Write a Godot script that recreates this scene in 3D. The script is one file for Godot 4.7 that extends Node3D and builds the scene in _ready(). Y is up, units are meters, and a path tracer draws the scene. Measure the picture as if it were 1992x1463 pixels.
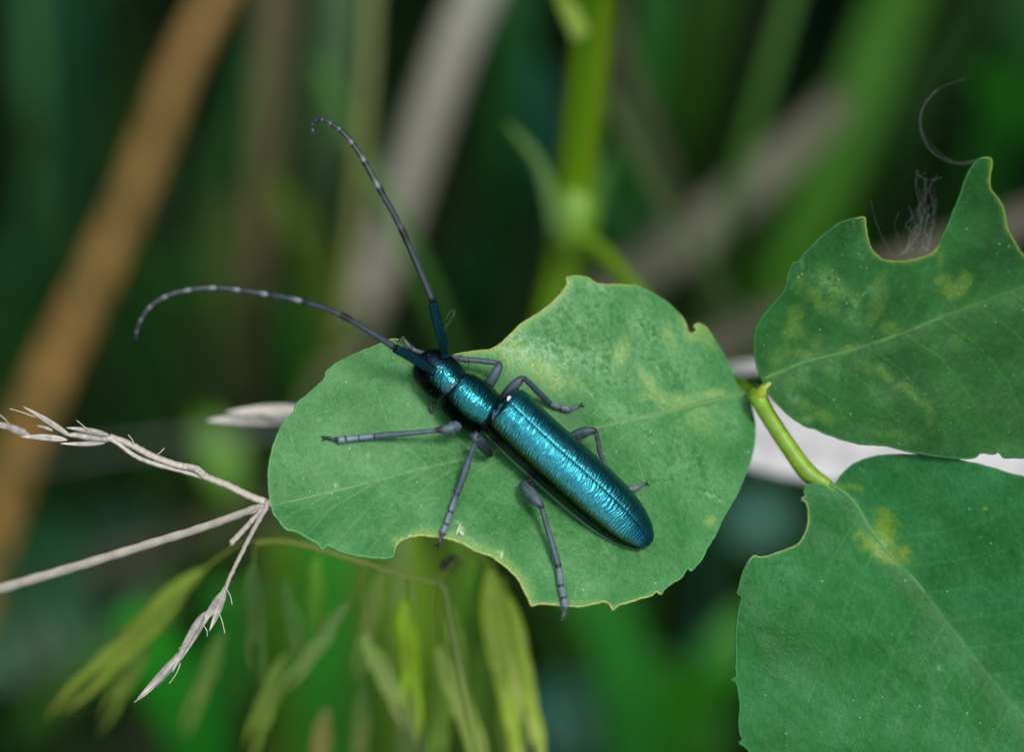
extends Node3D
# A metallic green longhorn beetle on a chewed leaflet, seen in close-up. Real size: the beetle is about 11 mm long.

const DIST := 0.12          # lens to leaf, metres
const SC := 2.0e-5          # metres per photo pixel at that distance
const MM := 0.001
const LEAF_AT := Vector3(0, 0.33, 0)
var R := Vector3(1, 0, 0)
var U := Vector3.ZERO
var V := Vector3.ZERO
var cam_at := Vector3.ZERO
var rng := RandomNumberGenerator.new()
var mats := {}
var nz := FastNoiseLite.new()


# ------------------------------------------------------------------ helpers
class MB:
	var v := PackedVector3Array()
	var n := PackedVector3Array()
	var c := PackedColorArray()
	var t := PackedVector2Array()
	var f := PackedInt32Array()
	func add(p: Vector3, nn: Vector3, col: Color, uv: Vector2) -> int:
		v.append(p); n.append(nn); c.append(col); t.append(uv)
		return v.size() - 1
	func tri(a: int, b: int, d: int) -> void:
		var g := (v[b] - v[a]).cross(v[d] - v[a])
		if g.length_squared() < 1e-26:
			return
		if g.dot(n[a] + n[b] + n[d]) > 0.0:
			f.append(a); f.append(d); f.append(b)
		else:
			f.append(a); f.append(b); f.append(d)
	func arrays() -> Array:
		var a := []
		a.resize(Mesh.ARRAY_MAX)
		a[Mesh.ARRAY_VERTEX] = v
		a[Mesh.ARRAY_NORMAL] = n
		a[Mesh.ARRAY_COLOR] = c
		a[Mesh.ARRAY_TEX_UV] = t
		a[Mesh.ARRAY_INDEX] = f
		return a


func C(r: float, g: float, b: float) -> Color:
	return Color(r / 255.0, g / 255.0, b / 255.0).srgb_to_linear()


func ray(x: float, y: float) -> Vector3:
	return -V * DIST + R * ((x - 996.0) * SC) + U * ((731.5 - y) * SC)


# a point of the place: so far right and up on the leaf's plane, so many mm nearer (+) or farther (-) than it
func W(x: float, y: float, w: float) -> Vector3:
	return cam_at + ray(x, y) * ((DIST - w * MM) / DIST)


func WA(l: Array) -> PackedVector3Array:
	var o := PackedVector3Array()
	for q in l:
		o.append(W(q[0], q[1], q[2]))
	return o


func to_ground(a: Vector3, b: Vector3, up: float = -0.01) -> Vector3:
	var d := b - a
	if d.y > -1e-4:
		return Vector3(b.x, up, b.z)
	return a + d * ((up - a.y) / d.y)


func catmull(p: PackedVector3Array, per: int) -> PackedVector3Array:
	var o := PackedVector3Array()
	var m := p.size()
	for i in m - 1:
		var p0 := p[maxi(i - 1, 0)]
		var p3 := p[mini(i + 2, m - 1)]
		for k in per:
			var t := float(k) / per
			var d1 := sqrt(maxf(p[i].distance_to(p[i + 1]), 1e-7))
			o.append(p[i].cubic_interpolate_in_time(p[i + 1], p0, p3, t, d1, -sqrt(maxf(p0.distance_to(p[i]), 1e-7)), d1 + sqrt(maxf(p[i + 1].distance_to(p3), 1e-7))))
	o.append(p[m - 1])
	return o


func lin(a: Array, per: int) -> Array:
	var o := []
	for i in a.size() - 1:
		for k in per:
			o.append(lerp(a[i], a[i + 1], float(k) / per))
	o.append(a[a.size() - 1])
	return o


# rows of points -> smooth skin; wraps round in j when closed
func skin(mb: MB, P: Array, cols: Array, centres: PackedVector3Array, wrap: bool, uvs: Array = []) -> void:
	var ni := P.size()
	var nj: int = P[0].size()
	var first := mb.v.size()
	for i in ni:
		for j in nj:
			var jm := (j - 1 + nj) % nj if wrap else maxi(j - 1, 0)
			var jp := (j + 1) % nj if wrap else mini(j + 1, nj - 1)
			if wrap and P[i][0].is_equal_approx(P[i][nj - 1]):
				if j == 0: jm = nj - 2
				if j == nj - 1: jp = 1
			var di: Vector3 = P[mini(i + 1, ni - 1)][j] - P[maxi(i - 1, 0)][j]
			var dj: Vector3 = P[i][jp] - P[i][jm]
			var n := (di * 1e4).cross(dj * 1e4)
			var out: Vector3 = P[i][j] - centres[i]
			if n.length_squared() < 1e-16:
				n = out if out.length_squared() > 1e-20 else (centres[i] - centres[clampi(ni / 2, 0, ni - 1)])
			if n.dot(out) < 0.0:
				n = -n
			mb.add(P[i][j], n.normalized(), cols[i][j] if cols[i] is Array else cols[i], uvs[i][j] if uvs.size() else Vector2(float(j) / nj, float(i) / ni))
	for i in ni - 1:
		for j in (nj if wrap else nj - 1):
			var a := first + i * nj + j
			var b := first + i * nj + (j + 1) % nj
			mb.tri(a, b, b + nj)
			mb.tri(a, b + nj, a + nj)


# a tube through PTS; radius (or Vector2 across, along UP), colours; ends pinched shut
func tube(mb: MB, pts: PackedVector3Array, rad: Array, sides: int, cols: Array, up := Vector3.ZERO, jitter := 0.0, vee := 0.0) -> void:
	var P := []
	var Q := []
	var cen := PackedVector3Array()
	var side := Vector3.ZERO
	var m := pts.size()
	var tone := PackedFloat32Array()
	for j in sides:
		tone.append(1.0 + jitter * rng.randf_range(-1, 1))
	for e in m + 2:
		var i := clampi(e - 1, 0, m - 1)
		var t := (pts[mini(i + 1, m - 1)] - pts[maxi(i - 1, 0)]).normalized()
		if up != Vector3.ZERO:
			side = t.cross(up).normalized()
		elif side == Vector3.ZERO:
			side = t.cross(Vector3(0.31, 0.2, 0.93)).normalized()
		else:
			side = (side - t * t.dot(side)).normalized()
		var nn := side.cross(t).normalized()
		var r: Vector2 = rad[i] if rad[i] is Vector2 else Vector2(rad[i], rad[i])
		if e == 0 or e == m + 1:
			r *= 0.02
		var row := PackedVector3Array()
		var cr := []
		var ring := 1.0 + jitter * rng.randf_range(-0.5, 0.5)
		for j in sides:
			var a := TAU * j / sides
			var off := side * cos(a) * r.x + nn * sin(a) * r.y
			if vee != 0.0:
				off += nn * absf(cos(a)) * r.x * vee
			row.append(pts[i] + off)
			var k: Color = cols[i] if cols.size() > 1 else cols[0]
			var f := ring * tone[j] * (1.0 + jitter * 0.4 * rng.randf_range(-1, 1))
			cr.append(Color(k.r * f, k.g * f, k.b * f))
		P.append(row)
		Q.append(cr)
		cen.append(pts[i])
	skin(mb, P, Q, cen, true)


func mat(key: String, rough := 0.6, back := 0.0, spec := 0.5) -> StandardMaterial3D:
	if mats.has(key):
		return mats[key]
	var m := StandardMaterial3D.new()
	m.resource_name = key
	m.vertex_color_use_as_albedo = true
	m.roughness = rough
	m.metallic_specular = spec
	if back > 0.0:
		m.backlight_enabled = true
		m.backlight = Color(back, back, back)
	mats[key] = m
	return m


func numbered(called: String) -> String:
	if not has_node(called):
		return called
	var k := 1
	while has_node("%s_%03d" % [called, k]):
		k += 1
	return "%s_%03d" % [called, k]


func thing(called: String, at: Vector3, label: String, category: String, group := "") -> Node3D:
	var o := Node3D.new()
	o.name = numbered(called)
	o.position = at
	add_child(o)
	o.set_meta("label", label)
	o.set_meta("category", category)
	if group:
		o.set_meta("group", group)
	return o


# commits the builder's mesh (in world metres) as a child of PARENT, whose place it is made relative to
func part(called: String, mbs: Array, ms: Array, parent: Node3D, origin: Vector3, label := "") -> MeshInstance3D:
	var am := ArrayMesh.new()
	for i in mbs.size():
		var b: MB = mbs[i]
		for k in b.v.size():
			b.v[k] -= origin
		am.add_surface_from_arrays(Mesh.PRIMITIVE_TRIANGLES, b.arrays())
		am.surface_set_material(i, ms[i])
	var o := MeshInstance3D.new()
	o.name = called
	o.mesh = am
	o.cast_shadow = GeometryInstance3D.SHADOW_CASTING_SETTING_ON
	parent.add_child(o, true)
	if label:
		o.set_meta("label", label)
	return o


func place_of(o: Node3D) -> Vector3:
	var p := Vector3.ZERO
	var q: Node = o
	while q is Node3D and q != self:
		p += (q as Node3D).position
		q = q.get_parent()
	return p


# ------------------------------------------------------------------ leaflets
class Leaf:
	var at := Vector3.ZERO
	var b := Basis()
	var mid := PackedVector2Array()    # midrib, mm
	var fold := 0.1
	var droop := 0.004
	var wave := 0.07
	var seed := 1.0
	var bow := 0.0
	var noise: FastNoiseLite
	var outline := PackedVector2Array()
	func side(p: Vector2) -> float:
		var best := 1e9
		var s := 0.0
		for i in mid.size() - 1:
			var q := Geometry2D.get_closest_point_to_segment(p, mid[i], mid[i + 1])
			var d := p.distance_to(q)
			if d < best:
				best = d
				s = (mid[i + 1] - mid[i]).cross(p - mid[i])
		return best * signf(s)
	func height(p: Vector2) -> float:
		var d := side(p)
		var e := absf(d)
		var h := fold * sqrt(d * d + 0.25) - droop * d * d
		h += wave * (noise.get_noise_2d(p.x * 9.0 + seed * 50.0, p.y * 9.0) * 1.6)
		h += 0.05 * sin(p.x * 0.9 + e * 0.7 + seed) * minf(e * 0.4, 1.0)
		return h - bow * pow(p.x - 1.0, 2.0)


func leaf_point(l: Leaf, x: float, y: float, h: float, flat := false) -> Vector3:
	var d := ray(x, y)
	var n := l.b.z
	var c := h
	var p := Vector3.ZERO
	for k in 4:
		p = cam_at + d * (n.dot(l.at + n * (c * MM) - cam_at) / n.dot(d))
		if flat:
			return p
		var q := l.b.transposed() * (p - l.at)
		c = l.height(Vector2(q.x, q.y) / MM) + h
	return p


func leaf_uv(l: Leaf, x: float, y: float) -> Vector2:
	var q := l.b.transposed() * (leaf_point(l, x, y, 0.0) - l.at)
	return Vector2(q.x, q.y) / MM


func new_leaf(x: float, y: float, w: float, nx: float, ny: float) -> Leaf:
	var l := Leaf.new()
	l.at = W(x, y, w)
	var n := (V + R * nx + U * ny).normalized()
	var ex := (R - n * n.dot(R)).normalized()
	l.b = Basis(ex, n.cross(ex), n)
	l.noise = nz
	return l


func noise_bytes(sx: int, sy: int, freq: float, sd: int, oct := 3) -> PackedByteArray:
	var q := FastNoiseLite.new()
	q.seed = sd
	q.noise_type = FastNoiseLite.TYPE_SIMPLEX_SMOOTH
	q.frequency = freq
	q.fractal_octaves = oct
	var im := q.get_image(sx, sy, false, false, true)
	im.convert(Image.FORMAT_L8)
	return im.get_data()


# TONE: base colours; BLOTCH: [x, y, rx, ry, degrees, kind(0 yellow, 1 pale), strength]; VEINS: lists of photo points; RIMS: runs along chewed edges
func leaf_mesh(l: Leaf, pxs: Array, spec: Dictionary, sd: int) -> Array:
	# outline in mm on the leaf's own plane, rounded between the traced points
	var rough := PackedVector3Array()
	for q in pxs:
		var u := leaf_uv(l, q[0], q[1])
		rough.append(Vector3(u.x, u.y, 0))
	rough.append(rough[0])
	var poly := PackedVector2Array()
	for i in rough.size() - 1:
		var a := rough[i]
		var b2 := rough[i + 1]
		var m := maxi(1, int(ceil(a.distance_to(b2) / 0.09)))
		var p0 := rough[(i - 1 + rough.size() - 1) % (rough.size() - 1)]
		var p3 := rough[(i + 2) % (rough.size() - 1)]
		for k in m:
			var t := float(k) / m
			var s := a.cubic_interpolate_in_time(b2, p0, p3, t, a.distance_to(b2), -p0.distance_to(a), a.distance_to(b2) + b2.distance_to(p3))
			poly.append(Vector2(s.x, s.y) + Vector2(nz.get_noise_2d(s.x * 160.0, s.y * 160.0), nz.get_noise_2d(s.y * 160.0 + 300.0, s.x * 160.0)) * 0.022)
	l.outline = poly
	var lo := poly[0]
	var hi := poly[0]
	for q in poly:
		lo = lo.min(q)
		hi = hi.max(q)
	lo -= Vector2(0.3, 0.3)
	hi += Vector2(0.3, 0.3)
	# --- what the surface is made of
	var texel := 0.03
	var sx := int((hi.x - lo.x) / texel)
	var sy := int((hi.y - lo.y) / texel)
	var vein := PackedFloat32Array(); vein.resize(sx * sy)
	var yel := PackedFloat32Array(); yel.resize(sx * sy)
	var pale := PackedFloat32Array(); pale.resize(sx * sy)
	var n_big := noise_bytes(sx, sy, 0.008, sd)
	var n_mid := noise_bytes(sx, sy, 0.035, sd + 1, 4)
	var n_fine := noise_bytes(sx, sy, 0.22, sd + 2, 2)
	var n_cell := noise_bytes(sx, sy, 0.09, sd + 3, 2)
	var net := []
	for vn in spec.veins:
		for i in vn.p.size() - 1:
			var p0 := Vector2(vn.p[i][0], vn.p[i][1])
			var p1 := Vector2(vn.p[i + 1][0], vn.p[i + 1][1])
			var across := (p1 - p0).normalized().orthogonal()
			for k in int(p0.distance_to(p1) / 26.0):
				for sg in [-1.0, 1.0]:
					var q0 := p0.lerp(p1, rng.randf())
					var tilt: Vector2 = (across * sg + (p1 - p0).normalized() * rng.randf_range(0.1, 0.9)).normalized()
					var q1: Vector2 = q0 + tilt * rng.randf_range(10, 24) + Vector2(rng.randf_range(-5, 5), rng.randf_range(-5, 5))
					var q2: Vector2 = q1 + (tilt + Vector2(rng.randf_range(-0.6, 0.6), rng.randf_range(-0.6, 0.6))).normalized() * rng.randf_range(10, 30)
					net.append({"p": [[q0.x, q0.y], [q1.x, q1.y], [q2.x, q2.y]], "r": 1.15, "s": 0.2})
	for vn in spec.veins + net:
		var pts := []
		for q in vn.p:
			pts.append((leaf_uv(l, q[0], q[1]) - lo) / texel)
		for i in pts.size() - 1:
			var steps := int(pts[i].distance_to(pts[i + 1])) + 1
			for k in steps:
				var f := (float(i) + float(k) / steps) / (pts.size() - 1)
				var c: Vector2 = pts[i].lerp(pts[i + 1], float(k) / steps)
				var r: float = lerp(vn.r, vn.r * 0.45, f)
				var a: float = vn.s * (1.0 - 0.5 * f)
				var e := int(ceil(r * 2.2))
				for yy in range(maxi(0, int(c.y) - e), mini(sy, int(c.y) + e + 1)):
					for xx in range(maxi(0, int(c.x) - e), mini(sx, int(c.x) + e + 1)):
						var d := Vector2(xx, yy).distance_to(c) / r
						var g := a * exp(-d * d)
						if g > vein[yy * sx + xx]:
							vein[yy * sx + xx] = g
	for bl in spec.blotch:
		var c: Vector2 = (leaf_uv(l, bl[0], bl[1]) - lo) / texel
		var ra: float = bl[2] * 0.024 / texel
		var rb: float = bl[3] * 0.024 / texel
		var an: float = -deg_to_rad(bl[4])
		var e := int(maxf(ra, rb) * 1.5) + 1
		for yy in range(maxi(0, int(c.y) - e), mini(sy, int(c.y) + e + 1)):
			for xx in range(maxi(0, int(c.x) - e), mini(sx, int(c.x) + e + 1)):
				var d := (Vector2(xx, yy) - c).rotated(-an)
				var k := yy * sx + xx
				var q := Vector2(d.x / ra, d.y / rb).length() + (n_mid[k] - 128.0) / 128.0 * 0.55 + (n_cell[k] - 128.0) / 128.0 * 0.25
				var g: float = minf(1.0, bl[6] * 1.35) * (1.0 - smoothstep(0.1, 1.2, q))
				if bl[5] == 0:
					yel[k] = maxf(yel[k], g)
				else:
					pale[k] = maxf(pale[k], g)
	for rim in spec.rims:
		var r: float = rim.r * 0.02 / texel
		var e := int(r * 2.0) + 1
		for i in rim.p.size() - 1:
			var a: Vector2 = (leaf_uv(l, rim.p[i][0], rim.p[i][1]) - lo) / texel
			var b3: Vector2 = (leaf_uv(l, rim.p[i + 1][0], rim.p[i + 1][1]) - lo) / texel
			var steps := int(a.distance_to(b3) / 2.0) + 1
			for s in steps:
				var c := a.lerp(b3, float(s) / steps)
				for yy in range(maxi(0, int(c.y) - e), mini(sy, int(c.y) + e + 1)):
					for xx in range(maxi(0, int(c.x) - e), mini(sx, int(c.x) + e + 1)):
						var k := yy * sx + xx
						var d := Vector2(xx, yy).distance_to(c) / r + (n_cell[k] - 128.0) / 128.0 * 0.5
						yel[k] = maxf(yel[k], rim.s * exp(-d * d))
	var im := Image.create(sx, sy, false, Image.FORMAT_RGB8)
	var bytes := PackedByteArray(); bytes.resize(sx * sy * 3)
	var hb := PackedByteArray(); hb.resize(sx * sy)
	var c0: Vector3 = spec.c0
	var c1: Vector3 = spec.c1
	var cy: Vector3 = spec.yellow
	var cp := Vector3(142, 174, 144)
	var cv: Vector3 = spec.vein
	for k in sx * sy:
		var big := n_big[k] / 255.0
		var md := (n_mid[k] - 128.0) / 128.0
		var fn := (n_fine[k] - 128.0) / 128.0
		var cl := (n_cell[k] - 128.0) / 128.0
		var c := c0.lerp(c1, clampf(0.5 + (big - 0.5) * 0.9 + md * 0.14 + cl * 0.10, 0, 1))
		c = c.lerp(cv, vein[k] * 0.6)
		c = c.lerp(cy, clampf(yel[k] * (0.85 + fn * 0.25), 0, 1))
		c = c.lerp(Vector3(92, 84, 40), 0.25 * smoothstep(0.55, 0.9, yel[k] * 0.6 + fn * 0.5 + md * 0.3))
		c = c.lerp(cp, clampf(pale[k] * (0.55 + md * 0.6 + cl * 0.5 + fn * 0.25), 0, 1))
		c *= 1.0 + fn * 0.07 + cl * 0.035
		bytes[k * 3] = clampi(int(c.x), 0, 255)
		bytes[k * 3 + 1] = clampi(int(c.y), 0, 255)
		bytes[k * 3 + 2] = clampi(int(c.z), 0, 255)
		hb[k] = clampi(int(120.0 + cl * 26.0 + fn * 18.0 + md * 20.0 - vein[k] * 70.0 - yel[k] * 14.0), 0, 255)
	for q in 150 if spec.specks else 0:   # pale specks: dust and hair bases
		var xx := rng.randi_range(2, sx - 3)
		var yy := rng.randi_range(2, sy - 3)
		var a := rng.randf_range(0.25, 0.9)
		for k in [yy * sx + xx] + ([yy * sx + xx + 1] if rng.randf() < 0.4 else []):
			for ch in 3:
				bytes[k * 3 + ch] = int(lerp(float(bytes[k * 3 + ch]), 225.0, a))
	im.set_data(sx, sy, false, Image.FORMAT_RGB8, bytes)
	var m := StandardMaterial3D.new()
	m.resource_name = "leaf_skin"
	m.albedo_texture = ImageTexture.create_from_image(im)
	m.texture_repeat = false
	m.roughness = spec.rough
	m.metallic_specular = 0.3
	m.heightmap_enabled = true
	m.heightmap_scale = 0.008
	var hi_im := Image.create_from_data(sx, sy, false, Image.FORMAT_L8, hb)
	m.heightmap_texture = ImageTexture.create_from_image(hi_im)
	m.backlight_enabled = true
	m.backlight = Color(0.3, 0.3, 0.3)
	# --- the sheet itself: square cells cut along the outline
	var mb := MB.new()
	var thick := 0.14
	var cell := 0.24
	var origin := Vector2(floor(lo.x / cell), floor(lo.y / cell)) * cell
	var nx := int((hi.x - origin.x) / cell) + 2
	var ny := int((hi.y - origin.y) / cell) + 2
	var inside := PackedByteArray(); inside.resize((nx + 1) * (ny + 1))
	for j in ny + 1:
		for i in nx + 1:
			inside[j * (nx + 1) + i] = 1 if Geometry2D.is_point_in_polygon(origin + Vector2(i, j) * cell, poly) else 0
	var crossed := {}
	for q in poly:
		crossed[int((q.y - origin.y) / cell) * nx + int((q.x - origin.x) / cell)] = true
	var known := {}
	for j in ny:
		for i in nx:
			var s := inside[j * (nx + 1) + i] + inside[j * (nx + 1) + i + 1] + inside[(j + 1) * (nx + 1) + i] + inside[(j + 1) * (nx + 1) + i + 1]
			var o := origin + Vector2(i, j) * cell
			var sq := PackedVector2Array([o, o + Vector2(cell, 0), o + Vector2(cell, cell), o + Vector2(0, cell)])
			var shapes := [sq]
			if crossed.has(j * nx + i) or s in [1, 2, 3]:
				shapes = Geometry2D.intersect_polygons(sq, poly)
			elif s == 0:
				continue
			for shp in shapes:
				var ids := Geometry2D.triangulate_polygon(shp)
				var at := []
				for q in shp:
					var key := Vector2i(roundi(q.x * 2000.0), roundi(q.y * 2000.0))
					if not known.has(key):
						known[key] = leaf_vertex(mb, l, q, lo, hi, thick)
					at.append(known[key])
				for k in range(0, ids.size(), 3):
					mb.tri(at[ids[k]], at[ids[k + 1]], at[ids[k + 2]])
					mb.tri(at[ids[k]] + 1, at[ids[k + 1]] + 1, at[ids[k + 2]] + 1)
	# --- the cut edge, rounded
	var rb2 := MB.new()
	var rim_pts := []
	for rim in spec.rims:
		rim_pts.append(rim.p.map(func(q): return leaf_uv(l, q[0], q[1])))
	var clockwise := Geometry2D.is_polygon_clockwise(poly)
	var np := poly.size()
	for i in np + 1:
		var q := poly[i % np]
		var tg := (poly[(i + 1) % np] - poly[(i - 1 + np) % np]).normalized()
		var out := Vector2(tg.y, -tg.x)
		if clockwise:
			out = -out
		var h := l.height(q)
		var near := 1e9
		for rl in rim_pts:
			for k in rl.size() - 1:
				near = minf(near, q.distance_to(Geometry2D.get_closest_point_to_segment(q, rl[k], rl[k + 1])))
		var tint: Color = (spec.edge as Color).lerp(C(c1.x, c1.y + 6.0, c1.z), smoothstep(0.15, 0.5, near))
		var f := 1.0 + nz.get_noise_2d(q.x * 220.0, q.y * 220.0) * 0.45
		for k in 5:
			var an := PI / 2 - PI * k / 4.0
			var nn := Vector3(out.x * cos(an), out.y * cos(an), sin(an)).normalized()
			var p := Vector3(q.x + out.x * cos(an) * thick * 0.45, q.y + out.y * cos(an) * thick * 0.45, h - thick / 2 + sin(an) * thick * 0.52)
			rb2.add(p * MM, nn, Color(tint.r * f, tint.g * f, tint.b * f), Vector2.ZERO)
		if i > 0:
			var z := rb2.v.size() - 10
			for k in 4:
				rb2.tri(z + k, z + k + 1, z + 5 + k)
				rb2.tri(z + k + 1, z + 6 + k, z + 5 + k)
	return [mb, rb2, m]


func leaf_vertex(mb: MB, l: Leaf, q: Vector2, lo: Vector2, hi: Vector2, thick: float) -> int:
	var e := 0.04
	var h := l.height(q)
	var n := Vector3(-(l.height(q + Vector2(e, 0)) - h) / e, -(l.height(q + Vector2(0, e)) - h) / e, 1).normalized()
	var uv := Vector2((q.x - lo.x) / (hi.x - lo.x), (q.y - lo.y) / (hi.y - lo.y))
	var a := mb.add(Vector3(q.x, q.y, h) * MM, n, Color.WHITE, uv)
	mb.add(Vector3(q.x, q.y, h - thick) * MM, -n, Color.WHITE, uv)
	return a


func add_leaflet(parent: Node3D, l: Leaf, pxs: Array, spec: Dictionary, sd: int, label: String, mid_px: Array) -> void:
	var r := leaf_mesh(l, pxs, spec, sd)
	var o := part("leaflet", [r[0], r[1]], [r[2], mat("leaf_edge", 0.55, 0.5)], parent, Vector3.ZERO, label)
	o.transform = Transform3D(l.b, l.at - parent.position)
	var mb := MB.new()
	var pts := PackedVector3Array()
	for q in mid_px:
		pts.append(leaf_point(l, q[0], q[1], -0.05 - 0.06 * pts.size() / mid_px.size()))
	pts = catmull(pts, 8)
	var rad := []
	for i in pts.size():
		pts[i] = l.b.transposed() * (pts[i] - l.at)
		rad.append(lerp(0.11, 0.045, float(i) / pts.size()) * MM)
	tube(mb, pts, rad, 8, [spec.rib], Vector3.ZERO, 0.08)
	part("midrib", [mb], [mat("leaf_edge")], o, Vector3.ZERO)


# ------------------------------------------------------------------ the beetle
var leaf_a: Leaf


func B(x: float, y: float, h: float) -> Vector3:
	return leaf_point(leaf_a, x, y, h)


func Bf(x: float, y: float, h: float) -> Vector3:
	return leaf_point(leaf_a, x, y, h + 0.03, true)


func teal_material(tex_w: int, tex_h: int, freq: float, squash: int, scale: float, sd: int) -> StandardMaterial3D:
	var m := StandardMaterial3D.new()
	m.resource_name = "metallic_cuticle"
	m.vertex_color_use_as_albedo = true
	m.metallic = 0.92
	m.roughness = 0.27
	var q := FastNoiseLite.new()
	q.seed = sd
	q.frequency = freq
	q.fractal_octaves = 1
	q.domain_warp_enabled = true
	q.domain_warp_amplitude = 4.0
	q.domain_warp_frequency = 0.03
	var im := q.get_image(tex_w, tex_h / squash, false, false, true)
	im.convert(Image.FORMAT_L8)
	im.resize(tex_w, tex_h, Image.INTERPOLATE_CUBIC)
	m.heightmap_enabled = true
	m.heightmap_texture = ImageTexture.create_from_image(im)
	m.heightmap_scale = scale
	return m


func beetle() -> void:
	var base := Bf(1000, 850, 0.0)
	var o := thing("beetle", base, "slender metallic blue-green longhorn beetle with long banded antennae standing on the chewed leaflet", "beetle")
	var N := leaf_a.b.z
	# ---- body: head, pronotum, thorax and abdomen in one skin; rows [x, y, height, half width, half height]
	var rows := [
		[831.5, 709, 0.70, 0.10, 0.14], [832.5, 710, 0.72, 0.57, 0.63], [835, 712.5, 0.78, 0.76, 0.84], [840, 717.5, 0.84, 0.84, 0.92], [849, 726, 0.91, 0.88, 0.96], [860, 737, 0.95, 0.90, 0.97], [870, 747, 0.97, 0.88, 0.95],
		[877, 753.5, 0.98, 0.83, 0.91], [880, 756.5, 0.98, 0.81, 0.89], [883, 759, 0.98, 0.87, 0.96], [888, 763.5, 0.98, 0.95, 1.03], [898, 772, 0.98, 1.01, 1.08], [910, 782, 0.98, 1.06, 1.11], [922, 791, 0.98, 1.07, 1.11],
		[933, 799, 0.99, 1.03, 1.08], [941, 804.5, 1.0, 0.96, 1.02], [946, 808, 1.0, 0.93, 0.99], [949.5, 810, 1.0, 0.84, 0.90], [952, 811.5, 1.0, 0.66, 0.68], [959, 813, 1, 0.74, 0.74], [972, 816, 1, 0.85, 0.82],
		[997, 830, 1, 0.92, 0.86], [1047, 870, 0.95, 0.9, 0.82], [1107, 921, 0.86, 0.86, 0.76], [1167, 973, 0.78, 0.78, 0.66], [1212, 1014, 0.72, 0.58, 0.48], [1233, 1032, 0.68, 0.34, 0.3], [1241, 1040, 0.66, 0.04, 0.04]]
	var cp := PackedVector3Array()
	for r in rows:
		cp.append(Bf(r[0], r[1], r[2]))
	var per := 5
	var cen := catmull(cp, per)
	var rx := lin(rows.map(func(r): return r[3]), per)
	var ry := lin(rows.map(func(r): return r[4]), per)
	var P := []
	var Q := []
	var T := []
	var m := cen.size()
	var sides := 56
	var run := 0.0
	for i in m:
		var t := (cen[maxi(i - 1, 0)] - cen[mini(i + 1, m - 1)]).normalized()   # towards the head
		var s := t.cross(N).normalized()      # the beetle's right
		var n2 := s.cross(t).normalized()
		if i > 0:
			run += cen[i].distance_to(cen[i - 1]) / MM
		var row := PackedVector3Array()
		var cr := []
		var uv := []
		for j in sides + 1:
			var a := TAU * j / sides
			var up := cos(a)
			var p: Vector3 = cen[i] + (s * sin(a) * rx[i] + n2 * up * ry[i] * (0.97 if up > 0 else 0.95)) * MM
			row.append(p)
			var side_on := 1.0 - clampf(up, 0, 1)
			var c := Color(0.014, 0.12, 0.15).lerp(Color(0.02, 0.10, 0.065), smoothstep(0.08, 0.24, side_on)).lerp(Color(0.003, 0.008, 0.010), smoothstep(0.2, 0.4, side_on))  # flanks blackened in the colour, standing in for dark reflections
			c = c.lerp(Color(0.012, 0.02, 0.04), 0.9 * (1.0 - smoothstep(3.6, 5.2, float(i) / per)))
			c = c.lerp(Color(0.07, 0.07, 0.10), 0.85 * exp(-pow((float(i) / per - 7.6) / 0.6, 2.0)))
			c = c.lerp(Color(0.02, 0.03, 0.06), 0.9 * exp(-pow((float(i) / per - 18.3) / 1.1, 2.0)))
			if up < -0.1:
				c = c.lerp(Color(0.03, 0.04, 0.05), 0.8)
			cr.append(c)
			uv.append(Vector2(run / 6.0, float(j) / sides))
		P.append(row)
		Q.append(cr)
		T.append(uv)
	var mb := MB.new()
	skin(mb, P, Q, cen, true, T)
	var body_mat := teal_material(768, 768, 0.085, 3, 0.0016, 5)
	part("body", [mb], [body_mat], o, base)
	# ---- two wing cases
	var el := [ # x, y, height, half width, half height
		[971.03, 790.14, 1.28, 0.62, 0.50], [974.51, 792.67, 1.27, 0.92, 0.80], [979.77, 797.46, 1.26, 1.05, 0.95], [990.28, 807.54, 1.25, 1.09, 1.0], [1009.39, 826.09, 1.23, 1.10, 1.02], [1038.06, 853.66, 1.20, 1.10, 1.02], [1075.32, 887.53, 1.17, 1.11, 1.02], [1115, 922.91, 1.13, 1.12, 1.01],
		[1149.72, 953.75, 1.09, 1.11, 0.97], [1179.48, 980.53, 1.05, 1.07, 0.90], [1204.28, 1002.77, 1.0, 1.0, 0.80], [1224.11, 1020.96, 0.95, 0.89, 0.67], [1238.99, 1034.61, 0.90, 0.74, 0.52], [1250.9, 1045.72, 0.86, 0.58, 0.38], [1259.82, 1053.81, 0.82, 0.37, 0.22], [1264.29, 1058.35, 0.81, 0.12, 0.08]]
	cp = PackedVector3Array()
	for r in el:
		cp.append(Bf(r[0], r[1], r[2]))
	per = 40
	cen = catmull(cp, per)
	rx = lin(el.map(func(r): return r[3]), per)
	ry = lin(el.map(func(r): return r[4]), per)
	m = cen.size()
	var el_mat := teal_material(512, 512, 0.12, 1, 0.0004, 9)
	el_mat.roughness = 0.33
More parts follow.
